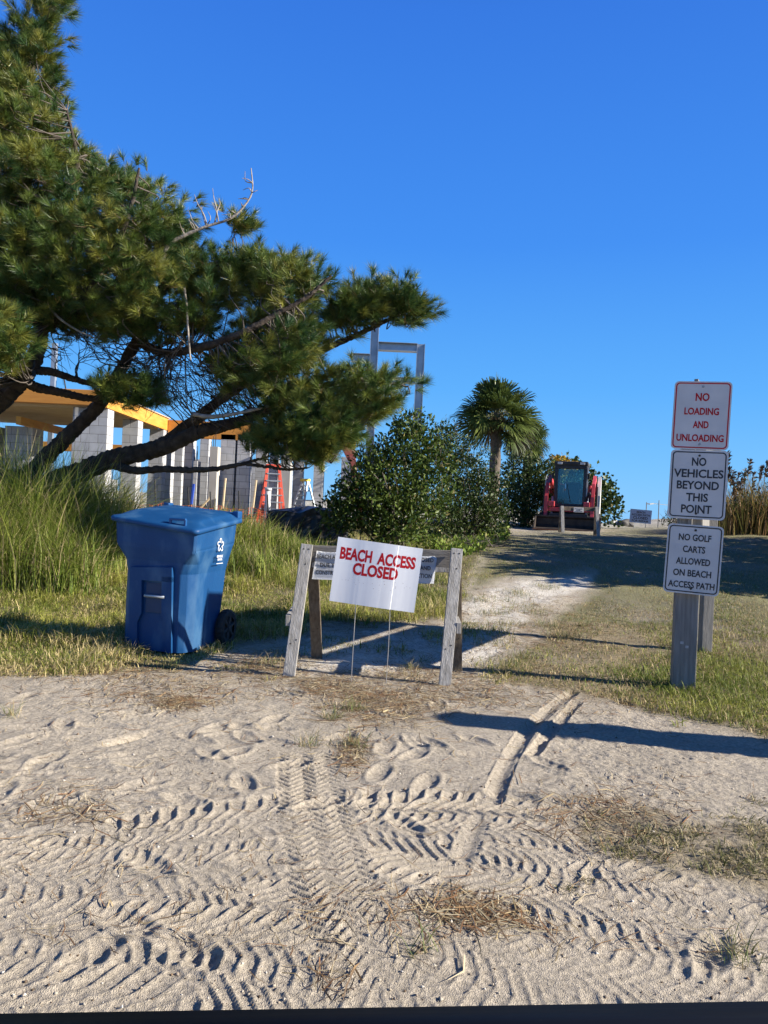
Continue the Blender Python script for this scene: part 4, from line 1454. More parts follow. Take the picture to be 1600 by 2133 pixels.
# ---------------------------------------------------------------- black silt-sheet covered stack
ts = thing('covered_stack', 'stack wrapped in wrinkled black sheeting beside the leafy shrub', 'covered stack', ground_at(640, 1122))
bm = bmesh.new()
nu, nv = 70, 14
Wt, Ht, Dt = 1.5, .62, .8
gv = []
for i in range(nu + 1):
    t = i / nu
    # perimeter walk: front, right side, back, left side
    s = t * 4
    if s < 1: x, y = -Wt / 2 + Wt * s, -Dt / 2
    elif s < 2: x, y = Wt / 2, -Dt / 2 + Dt * (s - 1)
    elif s < 3: x, y = Wt / 2 - Wt * (s - 2), Dt / 2
    else: x, y = -Wt / 2, Dt / 2 - Dt * (s - 3)
    r = []
    for k in range(nv + 1):
        v = k / nv
        f_ = 1 + .03 * math.sin(t * 150 + v * 4) + .035 * math.sin(t * 67 - v * 7) + .05 * (1 - v) + random.uniform(-.012, .012)
        r.append(bm.verts.new((x * f_, y * f_, Ht * v + (.05 * math.sin(x * 4) + .03 * math.sin(x * 11)) * v - .05)))
    gv.append(r)
for i in range(nu):
    for k in range(nv):
        bm.faces.new([gv[i][k], gv[i + 1][k], gv[i + 1][k + 1], gv[i][k + 1]])
top = bm.verts.new((0, 0, Ht + .05))
for i in range(nu):
    bm.faces.new([gv[i][nv], gv[i + 1][nv], top])
obj('sheeting', bm, mat('black_plastic_sheet', (.012, .013, .018), (.03, .032, .04), 9, .38, bump=.5, bscale=25, stretch=(1, 1, .3)), ts)

# ---------------------------------------------------------------- compact track loader
M_LRED = mat('loader_red', (.52, .05, .06), (.60, .075, .085), 5, .45)
M_LWHT = mat('loader_cream', (.62, .61, .56), (.70, .69, .65), 5, .5)
M_LDRK = mat('loader_charcoal', (.025, .025, .027), (.05, .05, .05), 6, .6)
M_BUCK = mat('worn_bucket_steel', (.035, .028, .024), (.09, .07, .055), 6, .6, .4, bump=.15)
m_, N, L, P = new_mat('tinted_glass')
P.inputs['Base Color'].default_value = (.30, .42, .42, 1); P.inputs['Roughness'].default_value = .05
gl_ = N.new('ShaderNodeBsdfGlossy'); gl_.inputs['Color'].default_value = (.9, .95, .95, 1)
tr_ = N.new('ShaderNodeBsdfTransparent'); tr_.inputs['Color'].default_value = (.66, .80, .77, 1)
mx_ = N.new('ShaderNodeMixShader'); mx_.inputs[0].default_value = .08
L.new(tr_.outputs[0], mx_.inputs[1]); L.new(gl_.outputs[0], mx_.inputs[2]); L.new(mx_.outputs[0], N['Material Output'].inputs['Surface'])
nz = N.new('ShaderNodeTexNoise'); nz.inputs['Scale'].default_value = 3; mr = N.new('ShaderNodeMapRange'); mr.inputs['To Min'].default_value = .02; mr.inputs['To Max'].default_value = .12
L.new(nz.outputs['Fac'], mr.inputs['Value']); L.new(mr.outputs[0], gl_.inputs['Roughness'])
M_GLASS = m_
YL = 22.5
YL = ground_at(1182, 1106).y
lx0 = at(1182, 1106, YL)
lz = float(gz(lx0.x, YL))
ld = thing('track_loader', 'red and cream compact track loader with a dark cab and lowered wide bucket', 'loader', (lx0.x, YL + .1, lz), (0, 0, math.radians(-17)))
ld.scale = (1.12, 1.12, 1.12)


def lp(name, m, fn, parent=None, smooth=False):
    bm = bmesh.new(); fn(bm); return obj(name, bm, m, parent or ld, smooth)


lp('bucket', M_BUCK, lambda b: (prism(b, [(-.35, .02), (-.30, .0), (.28, .02), (.40, .12), (.38, .36), (.33, .40), (.28, .40), (.33, .34), (.34, .16), (.24, .075), (-.34, .045)], -.93, .93, 'x'),
                                prism(b, [(-.32, .03), (.30, .06), (.36, .15), (.34, .38), (.16, .40), (-.12, .18)], -.945, -.915, 'x'), prism(b, [(-.32, .03), (.30, .06), (.36, .15), (.34, .38), (.16, .40), (-.12, .18)], .915, .945, 'x')))
bkt = ld.children[0]
lp('cutting_edge', mat('rusty_edge', (.22, .10, .05), (.30, .15, .08), 12, .8), lambda b: box(b, (-.95, -.40, 0), (.95, -.30, .03)), bkt)
lp('top_lip', M_BUCK, lambda b: box(b, (-.945, .26, .385), (.945, .42, .43), .006), bkt)
for s in (-1, 1):
    tk = lp('track', M_BLACK, lambda b: prism(b, [(.75 + 1.0 - 1.15, .22), (.70, .02), (2.0, .02), (2.3, .25), (2.1, .55), (1.0, .52)], s * .52, s * .88, 'x'))
    for k in range(14):
        lp('track_pad', M_BLACK, lambda b: box(b, (min(s * .51, s * .89), .72 + k * .09, .0), (max(s * .51, s * .89), .76 + k * .09, .025)), tk)
    # lift arm: rear tower, long arm, knee and front drop
    arm = lp('lift_arm', M_LRED, lambda b: (prism(b, [(2.25, 1.15), (2.25, 1.42), (1.75, 1.55), (.95, 1.30), (.72, .95), (.60, .45), (.48, .30), (.40, .42), (.46, .55), (.52, .98), (.80, 1.42), (1.70, 1.72), (2.42, 1.55), (2.42, 1.1)], s * .63, s * .72, 'x'),))
    lp('arm_face', M_LRED, lambda b: plank(b, (s * .67, .455, .42), (s * .67, .50, 1.02), .11, .03, (0, 1, 0), .006), arm)
    lp('hydraulic_ram', M_STEEL, lambda b: (cyl(b, (s * .50, .40, .35), (s * .50, .62, .62), .028, 12), cyl(b, (s * .50, .60, .60), (s * .50, .80, 1.0), .045, 12)))
    lp('arm_bracket', M_LRED, lambda b: box(b, (min(s * .42, s * .6), .42, .70), (max(s * .42, s * .6), .60, .86), .02))
    lp('tower', M_LWHT, lambda b: prism(b, [(1.5, .55), (2.5, .55), (2.55, 1.62), (2.2, 1.72), (1.65, 1.1)], s * .755, s * .86, 'x'))
    lp('work_light', M_LWHT, lambda b: box(b, (s * .40 - .06, .78, 1.93), (s * .40 + .06, .82, 2.0), .008))
    lp('side_guard', M_LDRK, lambda b: box(b, (min(s * .745, s * .80), .95, .56), (max(s * .745, s * .80), 1.5, 1.35), .01))
lp('chassis', M_LDRK, lambda b: (box(b, (-.52, .75, .16), (.52, 2.3, .72), .03), box(b, (-.50, .62, .20), (.50, .76, .50), .02)))
lp('quick_attach_plate', M_LDRK, lambda b: box(b, (-.56, .36, .12), (.56, .44, .50), .01))
lp('engine_cover', M_LRED, lambda b: box(b, (-.58, 1.9, .7), (.58, 2.55, 1.45), .05))
lp('front_cross_beam', M_LRED, lambda b: box(b, (-.60, .50, .56), (.60, .60, .68), .015))


def cab(b):
    # posts, sill and rails of the cab frame with the glazing left open
    for s in (-1, 1):
        plank(b, (s * .41, .72, .74), (s * .43, .82, 1.98), .10, .07, (0, 1, 0), .01)
        plank(b, (s * .43, 1.85, .74), (s * .43, 1.85, 1.98), .09, .07, (0, 1, 0), .01)
    box(b, (-.47, .66, .70), (.47, .80, .80), .015)
    box(b, (-.47, .76, 1.86), (.47, .86, 1.97), .015)
    box(b, (-.45, 1.70, .70), (.45, 1.85, 1.0), .015)


cb_ = lp('cab', M_LDRK, cab)
lp('roof', M_LDRK, lambda b: box(b, (-.50, .72, 1.96), (.50, 1.95, 2.08), .04), cb_)
lp('windscreen', M_GLASS, lambda b: prism(b, [(.735, .80), (.745, .80), (.815, 1.87), (.805, 1.87)], -.37, .37, 'x'), cb_)
lp('rear_window', M_GLASS, lambda b: box(b, (-.38, 1.86, 1.0), (.38, 1.87, 1.9)), cb_)
for s in (-1, 1):
    lp('side_screen', M_LDRK, lambda b: [box(b, (s * .445 - .006, .84 + k * .075, .78), (s * .445 + .006, .862 + k * .075, 1.94)) for k in range(13)] + [box(b, (s * .445 - .008, .80, z), (s * .445 + .008, 1.82, z + .03)) for z in (.80, 1.1, 1.4, 1.7)], cb_)
lp('wiper', M_BLACK, lambda b: plank(b, (.02, .715, .84), (-.10, .785, 1.42), .02, .015, (0, 1, 0), 0), cb_)
for s in (-1, 1):
    lp('roof_light', M_LWHT, lambda b: box(b, (s * .33 - .07, .70, 1.985), (s * .33 + .07, .725, 2.05), .008), cb_)
    lp('control_lever', M_BLACK, lambda b: tube(b, [(s * .25, 1.25, .95), (s * .25, 1.12, 1.2), (s * .24, 1.1, 1.3)], .025, 8))
    lp('mirror', M_BLACK, lambda b: (box(b, (s * .52 - .03, .74, 1.55), (s * .52 + .03, .77, 1.72), .01), plank(b, (s * .45, .78, 1.7), (s * .52, .76, 1.7), .015, .015, (0, 0, 1), 0)))
lp('front_step', M_LDRK, lambda b: [box(b, (-.32, .50, z), (.32, .60, z + .03), .004) for z in (.70, .62)] and box(b, (-.32, .58, .55), (.32, .61, .74), .004))
lp('corner_strip', M_LWHT, lambda b: plank(b, (.475, .74, 1.0), (.49, .83, 1.93), .05, .02, (0, 1, 0), .004), cb_)
lp('seat', M_LDRK, lambda b: (box(b, (-.26, 1.2, .72), (.26, 1.65, .95), .06), plank(b, (0, 1.60, .9), (0, 1.68, 1.50), .50, .12, (0, 1, 0), .05)))
lp('grab_bar', mat('chrome', (.7, .7, .7), (.8, .8, .8), 5, .2, 1.0), lambda b: tube(b, [(-.15, .74, 1.2), (-.14, .715, 1.25), (-.15, .725, 1.4)], .012, 8))
lp('hose', M_BLACK, lambda b: tube(b, [(.46, .7, .9), (.52, .62, 1.05), (.58, .60, 1.15), (.62, .62, 1.0), (.55, .55, .8)], .03, 8))
lp('hose', M_BLACK, lambda b: (tube(b, [(.5, .68, .95), (.55, .60, 1.12), (.63, .58, 1.08)], .025, 8),))

# sawhorse standing before the loader
YB = ground_at(1205, 1113).y
p0, p1 = at(1170, 1112, YB), at(1244, 1114, YB)
p0.z, p1.z = float(gz(p0.x, YB)), float(gz(p1.x, YB))
q0, q1 = at(1171, 1054, YB), at(1243, 1056, YB)
sb = thing('sawhorse_barricade', 'small grey timber barricade standing right in front of the loader bucket', 'barricade', (p0 + p1) / 2)
OO = Vector(sb.location)
for a, b in ((p0, q0), (p1, q1)):
    bm = bmesh.new(); plank(bm, a - OO + Vector((0, -.16, -.03)), b - OO, .09, .045, (0, 1, 0), .004); obj('leg', bm, M_WOOD, sb)
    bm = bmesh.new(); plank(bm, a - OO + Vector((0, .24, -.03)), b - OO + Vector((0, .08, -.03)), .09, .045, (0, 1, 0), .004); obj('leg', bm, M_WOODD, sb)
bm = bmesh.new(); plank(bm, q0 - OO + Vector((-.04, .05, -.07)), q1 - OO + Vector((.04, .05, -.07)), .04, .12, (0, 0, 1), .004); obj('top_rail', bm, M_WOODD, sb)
c = at(1206, 1062, YB)
pn = thing('paper_notice', 'small white paper notice pinned to the barricade in front of the loader', 'notice', (c.x, YB + .015, c.z))
bm = bmesh.new(); box(bm, (-.145, 0, -.07), (.145, .004, .07)); obj('sheet', bm, M_WHITE, pn)
text_mesh('lettering', [('BEACH ACCESS', 0, .03, .022, .22), ('CLOSED', 0, -.005, .022, .12), ('CONSTRUCTION', 0, -.04, .02, .22)], M_INK, pn, y=-.004)

# ---------------------------------------------------------------- path closed sign, stakes and tape on the dune
Yd = 30.0
A, B, C_ = at(1315, 1060, Yd), at(1356, 1063, Yd), at(1313, 1088, Yd)
w_, h_ = (B - A).length, (C_ - A).length
cc = (B + C_) / 2
ps = thing('path_closed_sign', 'small shaded sign reading BEACH ACCESS PATH CLOSED FOR REPAIR on the far sand path', 'sign', cc, (0, math.radians(3), math.radians(-26)))
bm = bmesh.new(); box(bm, (-w_ / 2 * 1.05, 0, -h_ / 2), (w_ / 2 * 1.05, .008, h_ / 2)); obj('panel', bm, mat('shade_blue_sign', (.30, .40, .58), (.34, .44, .62), 4, .5), ps)  # blue cast of the shade on this sign is put into the panel colour
text_mesh('lettering', [('BEACH', 0, .30 * h_, .15 * h_, .42 * w_), ('ACCESS PATH', 0, .10 * h_, .15 * h_, .88 * w_), ('CLOSED', 0, -.12 * h_, .20 * h_, .72 * w_), ('FOR REPAIR', 0, -.35 * h_, .15 * h_, .80 * w_)], M_INK, ps, y=-.004, bold=.03)
for x in (-.2, .2):
    bm = bmesh.new(); cyl(bm, (x, .004, -h_ / 2 + .01), (x, .004, -h_ / 2 - .55), .006, 6); obj('wire_stake', bm, M_STEEL, ps)
for px_, pt, pbm in ((1347, 1046, 1092), (1373, 1042, 1094), (1410, 1046, 1094)):
    a, b = at(px_ - 2, pbm, 33), at(px_, pt, 33)
    a.z = min(a.z, float(zt(a.x, 33)) - .05)
    bm = bmesh.new(); tube(bm, [a - a, b - a], [.022, .018], 8)
    o = obj('dune_stake', bm, M_POST); o.location = a
    tag(o, {1347: 'thin dark stake with tape, rising behind the path closed sign', 1373: 'thin dark stake right of the path closed sign', 1410: 'thin dark stake hidden behind the no vehicles sign'}[px_], 'stake', 'stakes on the dune')
bm = bmesh.new()
tp_ = [at(1347, 1049, 33), at(1354, 1050, 32.98), at(1362, 1049, 33), at(1372, 1050, 33), at(1390, 1052, 33), at(1409, 1051, 33)]
for a, b in zip(tp_, tp_[1:]):
    plank(bm, a, b, .012, .05 if a.x < tp_[2].x else .022, (0, 0, 1), 0)
tag(obj('flagging_tape', bm, mat('white_tape', (.7, .68, .6), (.75, .72, .65), 5, .5)), 'pale flagging tape strung between the thin dune stakes', 'tape')
# pale rocks and driftwood at the dune crest
for px_, py_, r, lab in ((1276, 1079, .22, 'pale boulder nearest the loader on the dune crest'), (1288, 1083, .16, 'small pale boulder lying lower on the dune'), (1300, 1078, .30, 'dark boulder on the dune crest left of the closed sign'), (1311, 1080, .2, 'dark low boulder touching the closed sign in view')):
    c = at(px_, py_, 35)
    c.z = float(gz(c.x, 35)) + r * .3
    b = bmesh.new()
    bmesh.ops.create_icosphere(b, subdivisions=3, radius=r)
    for v in b.verts:
        k = 1 + .25 * math.sin(v.co.x * 9 + px_) * math.cos(v.co.y * 11) + .12 * math.sin(v.co.z * 23 + v.co.x * 17)
        v.co = Vector((v.co.x * k * 1.3, v.co.y * k, v.co.z * k * .75))
    o = obj('boulder', b, mat('pale_rock', (.42, .40, .36), (.55, .53, .49), 4, .9, bump=.4) if 'pale' in lab else mat('dark_rock', (.07, .065, .06), (.14, .13, .12), 4, .9, bump=.4), None, True)
    o.location = c
    tag(o, lab, 'boulder')

# ================================================================ vegetation
def join_tubes(name, tubes, m, parent, smooth=True):
    V, Q, off = [], [], 0
    for v, q in tubes:
        V.append(v); Q.append(q + off); off += len(v)
    return mesh_np(name, np.concatenate(V), np.concatenate(Q), m, parent, smooth=smooth, off=np.array(parent.location) if parent else None)


def catmull(P, n=6):
    P = np.asarray(P, float)
    E = np.vstack([2 * P[0] - P[1], P, 2 * P[-1] - P[-2]])
    Q = []
    for i in range(1, len(E) - 2):
        p0, p1, p2, p3 = E[i - 1:i + 3]
        for t in np.linspace(0, 1, n, endpoint=False):
            Q.append(.5 * ((2 * p1) + (-p0 + p2) * t + (2 * p0 - 5 * p1 + 4 * p2 - p3) * t * t + (-p0 + 3 * p1 - 3 * p2 + p3) * t ** 3))
    Q.append(P[-1])
    return np.array(Q)


# ---------------------------------------------------------------- the big leaning pine
PD = 1.13                                                   # metres of depth per metre noted in the limb lists


def pat(px_, py_, Y):
    return at(px_, py_, Y * PD)


pine = thing('pine_tree', 'large leaning pine with dark crooked limbs filling the left side', 'tree', (pat(-60, 1150, 9.9).x, 9.9 * PD, float(gz(pat(-60, 1150, 9.9).x, 9.9 * PD))))
LIMBS = [
    # (px, py, depth) points, start radius, end radius
    ([(-160, 1190, 9.9), (-80, 1040, 9.8), (0, 1004, 9.7), (60, 987, 9.6), (110, 938, 9.5), (160, 890, 9.4), (215, 833, 9.3), (255, 765, 9.2), (290, 700, 9.2), (330, 620, 9.2), (352, 545, 9.3), (372, 470, 9.3)], .125, .03),
    ([(-60, 1190, 9.9), (20, 1060, 9.8), (100, 1010, 9.7), (165, 984, 9.6), (230, 957, 9.5), (300, 942, 9.4), (350, 928, 9.3), (400, 905, 9.2), (450, 890, 9.15), (500, 878, 9.1), (560, 852, 9.0), (622, 822, 8.9), (690, 800, 8.8), (770, 795, 8.7), (850, 805, 8.7)], .145, .010),
    ([(310, 938, 9.4), (355, 915, 9.5), (400, 882, 9.6), (440, 850, 9.7), (480, 800, 9.8), (520, 740, 9.9)], .085, .03),
    ([(225, 965, 9.5), (280, 980, 9.3), (340, 977, 9.2), (400, 979, 9.1), (460, 975, 9.0), (505, 966, 8.9), (545, 955, 8.9)], .05, .015),
    ([(505, 966, 8.9), (560, 973, 8.8), (600, 978, 8.7), (640, 975, 8.7)], .02, .012),
    ([(-220, 1180, 9.4), (-120, 960, 9.2), (-40, 870, 9.0), (10, 828, 8.9), (50, 785, 8.8), (75, 740, 8.8), (85, 680, 8.8), (70, 560, 8.8), (55, 420, 8.9), (45, 260, 9.0), (70, 120, 9.1), (120, 0, 9.2), (140, -60, 9.2)], .12, .03),
    ([(45, 790, 8.8), (75, 806, 8.9), (130, 818, 9.0), (195, 830, 9.1), (240, 815, 9.1)], .06, .03),
    ([(75, 772, 8.8), (110, 775, 8.9), (155, 790, 9.0), (205, 800, 9.1), (262, 785, 9.2)], .05, .02),
    ([(285, 710, 9.2), (340, 735, 8.9), (400, 728, 8.6), (450, 715, 8.4), (510, 690, 8.3), (575, 655, 8.3), (640, 618, 8.3), (690, 575, 8.3)], .055, .014),
    ([(330, 930, 9.4), (520, 790, 9.3), (600, 755, 9.3), (680, 725, 9.3), (760, 690, 9.3), (830, 655, 9.3), (890, 630, 9.3)], .06, .012),
    ([(560, 852, 9.0), (600, 880, 8.9), (650, 920, 8.8), (690, 965, 8.8)], .035, .010),
    ([(75, 700, 8.8), (150, 640, 8.6), (220, 560, 8.5), (270, 440, 8.4), (290, 350, 8.4)], .06, .012),
    ([(340, 600, 9.2), (420, 560, 9.0), (500, 540, 8.9), (590, 550, 8.9), (635, 550, 8.9)], .04, .010),
    ([(70, 560, 8.8), (120, 450, 8.6), (160, 350, 8.6), (140, 230, 8.7)], .045, .012),
    ([(300, 690, 9.2), (200, 640, 9.6), (100, 600, 9.8)], .05, .015),
]
tubes, skel = [], []
for pts, r0, r1 in LIMBS:
    C_ = catmull([pat(*p) for p in pts], 16)
    n = len(C_)
    C_[1:-1] += RNG.normal(0, .0035, (n - 2, 3))
    rad = PD * r0 + PD * (r1 - r0) * np.linspace(0, 1, n) ** 1.15
    rad = rad * (1 + .04 * (RNG.random(n) - .5))
    tubes.append(tube_np(C_, rad, 20, .26))
    skel.append((C_, rad))
SK = np.concatenate([s[0] for s in skel]); SKR = np.concatenate([s[1] for s in skel])

POLYS = [
    ([(-170, 60), (8, 78), (55, 30), (75, -70), (152, -70), (150, 8), (118, 95), (128, 172), (155, 215), (150, 285), (200, 325), (245, 348), (300, 338), (342, 402), (390, 428), (402, 468), (432, 520), (482, 520), (565, 524), (600, 580), (520, 640), (470, 690), (400, 735), (300, 748), (200, 735), (90, 715), (-170, 700)], 8.95, 1.0, 1.0),
    ([(482, 520), (565, 524), (640, 532), (690, 512), (665, 560), (708, 562), (692, 612), (650, 660), (702, 692), (700, 735), (570, 850), (450, 830), (395, 760), (470, 690), (520, 640)], 8.85, .8, 1.0),
    ([(648, 662), (720, 608), (790, 592), (890, 574), (878, 622), (914, 642), (905, 682), (830, 700), (760, 690), (740, 740), (700, 735)], 9.2, .5, 1.0),
    ([(560, 800), (700, 765), (792, 762), (885, 788), (888, 822), (840, 850), (830, 880), (760, 902), (742, 950), (712, 990), (640, 996), (590, 978), (520, 970), (452, 940), (470, 905), (560, 872), (500, 850)], 8.8, .65, 1.0),
    ([(195, 800), (262, 795), (352, 820), (345, 852), (280, 860), (208, 846)], 8.75, .2, 1.0),
    ([(-170, 640), (15, 636), (76, 702), (70, 770), (22, 802), (-170, 835)], 7.9, .5, 1.0),
    ([(470, 470), (515, 458), (516, 488), (480, 506)], 9.3, .1, 1.0),
]
NV, NT, NC = [], [], []
twig_tubes = []
noff = 0


def add_shoots(P0, D0, L0, nn, ln, colmix):
    """needle brushes: base points, unit directions, brush length, needles per shoot"""
    global noff
    m = len(P0)
    D = np.repeat(D0, nn, 0)
    P = np.repeat(P0, nn, 0)
    t = RNG.random((m * nn, 1)) ** .7
    L_ = np.repeat(L0, nn)[:, None]
    r = RNG.normal(0, 1, (m * nn, 3))
    r -= D * (r * D).sum(1)[:, None]
    r /= np.linalg.norm(r, axis=1)[:, None] + 1e-9
    ang = np.radians(RNG.uniform(18, 66, (m * nn, 1)) * (1.05 - .5 * t))
    nd = D * np.cos(ang) + r * np.sin(ang)
    nd[:, 2] -= .12
    base = P + D * L_ * (t - 1)
    ll = (ln * (.75 + .4 * RNG.random(m * nn)))[:, None]
    side = np.cross(nd, RNG.normal(0, 1, (m * nn, 3)))
    side /= np.linalg.norm(side, axis=1)[:, None] + 1e-9
    w = .0026
    V = np.stack([base - side * w, base + side * w, base + nd * ll + np.array([0, 0, -.006])], 1).reshape(-1, 3)
    T = np.arange(m * nn * 3).reshape(-1, 3) + noff
    noff += m * nn * 3
    c0 = np.repeat(colmix, nn, 0) * (.7 + .6 * RNG.random((m * nn, 1)))
    old = (t < .12) & (RNG.random((m * nn, 1)) < .55)
    c0 = np.where(old, np.array([.20, .125, .045]) * (.5 + RNG.random((m * nn, 1))), c0)
    NV.append(V.astype(np.float32)); NT.append(T); NC.append(np.repeat(c0, 3, 0).astype(np.float32))


GA, GB_, GC_ = np.array([.045, .095, .026]), np.array([.110, .165, .034]), np.array([.235, .235, .045])
for poly, Y0, dep, dens in POLYS:
    xs_, ys_p = [p[0] for p in poly], [p[1] for p in poly]
    area = abs(sum(poly[i][0] * poly[(i + 1) % len(poly)][1] - poly[(i + 1) % len(poly)][0] * poly[i][1] for i in range(len(poly)))) / 2
    ncl = int(area / 900 * 3.9 * dens) + 4
    qx, qy = RNG.uniform(min(xs_), max(xs_), ncl * 12), RNG.uniform(min(ys_p), max(ys_p), ncl * 12)
    ok = in_poly(qx, qy, poly)
    qx, qy = qx[ok], qy[ok]
    ed = edge_dist(qx, qy, poly)
    ok = ed > min(25, .45 * ed.max())
    qx, qy, ed = qx[ok][:ncl], qy[ok][:ncl], ed[ok][:ncl]
    for px_, py_, e in zip(qx, qy, ed):
        half = min(dep, .10 + e * .0085)
        Y = Y0 + RNG.uniform(-1, 1) * half
        c = np.array(pat(px_, py_, Y))
        k = np.argmin(((SK - c) ** 2).sum(1) + (SK[:, 2] > c[2] + .3) * .6)
        root = SK[k]
        d = c - root
        dl = np.linalg.norm(d) + 1e-6
        out = d / dl * .7 + np.array([.25, -.12, .55]) + RNG.normal(0, .25, 3)
        out /= np.linalg.norm(out)
        mid = root * .5 + c * .5 + np.array([0, 0, -.10 * dl]) + RNG.normal(0, .05, 3)
        if RNG.random() < .5:
            tw_ = catmull([root, mid, c - out * .1, c], 4)
            twig_tubes.append(tube_np(tw_, np.linspace(min(.011, .3 * SKR[k] + .005), .003, len(tw_)), 5))
        ns = RNG.integers(4, 7)
        sd_ = out + RNG.normal(0, .55, (ns, 3))
        sd_[:, 2] = np.abs(sd_[:, 2]) * .8 + .1
        sd_ /= np.linalg.norm(sd_, axis=1)[:, None]
        sp_ = c + sd_ * RNG.uniform(.07, .31, (ns, 1)) + RNG.normal(0, .056, (ns, 3))
        mix = np.clip(RNG.normal(.45, .36) + RNG.normal(0, .12, (ns, 1)), 0, 1)
        cm = np.where(mix < .5, GA + (GB_ - GA) * mix * 2, GB_ + (GC_ - GB_) * (mix - .5) * 2)
        add_shoots(sp_, sd_, RNG.uniform(.07, .15, ns), 84, .16, cm)
trunk = join_tubes('trunk', tubes, M_BARK, pine)
crown = mesh_np('crown', np.concatenate(NV), np.concatenate(NT), M_NEEDLE, pine, col=np.concatenate(NC), off=np.array(pine.location))
# bare inner twigs
TW = [[(60, 640), (440, 650), (450, 720), (280, 800), (200, 760), (90, 740)], [(330, 740), (560, 740), (640, 800), (560, 880), (430, 880), (320, 840), (250, 780)]]
for poly, n in ((TW[0], 150), (TW[1], 190)):
    xs_, ys_p = [p[0] for p in poly], [p[1] for p in poly]
    qx, qy = RNG.uniform(min(xs_), max(xs_), n * 3), RNG.uniform(min(ys_p), max(ys_p), n * 3)
    ok = in_poly(qx, qy, poly)
    for px_, py_ in list(zip(qx[ok], qy[ok]))[:n]:
        c = np.array(pat(px_, py_, 9.1 + RNG.uniform(-.5, .5)))
        root = SK[np.argmin(((SK - c) ** 2).sum(1))]
        d = c - root
        L_ = np.linalg.norm(d)
        if L_ > 1.2: root = c - d / L_ * .7
        e1 = c + np.array([RNG.normal(.12, .12), RNG.normal(0, .1), RNG.normal(.0, .08)])
        tw_ = catmull([root, root * .5 + c * .5 + RNG.normal(0, .05, 3), c, e1], 3)
        twig_tubes.append(tube_np(tw_, np.linspace(.010, .003, len(tw_)), 4))
        for _ in range(3):
            s0 = tw_[RNG.integers(3, len(tw_))]
            dd = (e1 - root); dd /= np.linalg.norm(dd) + 1e-6
            tw2 = catmull([s0, s0 + dd * .12 + RNG.normal(0, .05, 3), s0 + dd * .22 + RNG.normal(0, .09, 3)], 2)
            twig_tubes.append(tube_np(tw2, np.linspace(.005, .0022, len(tw2)), 4))
M_TWIG = mat('grey_twigs', (.05, .04, .032), (.17, .14, .115), 3, .9)
tag(join_tubes('twig', twig_tubes, M_TWIG, pine), kind='stuff')
# pale dead branches
DEAD = [([(292, 640, 8.5), (310, 590, 8.45), (335, 555, 8.4), (350, 512, 8.4), (385, 490, 8.4), (430, 472, 8.4), (480, 455, 8.4), (512, 425, 8.4), (526, 395, 8.4), (523, 350, 8.4)], .034, .006),
        ([(384, 600, 8.3), (389, 640, 8.3), (392, 690, 8.3), (397, 750, 8.3)], .016, .010),
        ([(400, 862, 8.7), (440, 868, 8.65), (500, 860, 8.6), (560, 846, 8.6), (600, 838, 8.6)], .03, .012),
        ([(100, 640, 8.4), (130, 668, 8.4), (165, 690, 8.4), (200, 705, 8.5)], .02, .008)]
for pts, r0, r1 in DEAD:
    C_ = catmull([pat(*p) for p in pts], 6)
    tt = [tube_np(C_, np.linspace(r0, r1, len(C_)) * (1 + .2 * (RNG.random(len(C_)) - .5)), 8, .2)]
    if len(pts) > 6:
        for k in (24, 27, 30, 33, 36, 38, 41, 44, 47, 50):
            s0 = C_[min(k, len(C_) - 1)]
            for q in range(2):
                up = np.array([RNG.normal(-.05, .05), RNG.normal(0, .05), RNG.uniform(.08, .26) if k < 36 else RNG.uniform(.02, .07)])
                t2 = catmull([s0, s0 + up * .5 + RNG.normal(0, .015, 3), s0 + up + RNG.normal(0, .02, 3)], 3)
                tt.append(tube_np(t2, np.linspace(.008, .003, len(t2)), 5))
        # the two bare forked sprigs left of the tip
        for pts2 in ([(432, 474), (425, 448), (412, 425), (405, 405)], [(447, 466), (452, 440), (446, 415), (443, 392)], [(415, 478), (402, 462), (394, 440)], [(452, 440), (458, 425), (456, 412)], [(425, 448), (420, 440), (421, 430)]):
            t2 = catmull([pat(x, y, 8.4) for x, y in pts2], 4)
            tt.append(tube_np(t2, np.linspace(.011, .003, len(t2)), 5))
    join_tubes('dead_branch', tt, M_BARKL, pine)


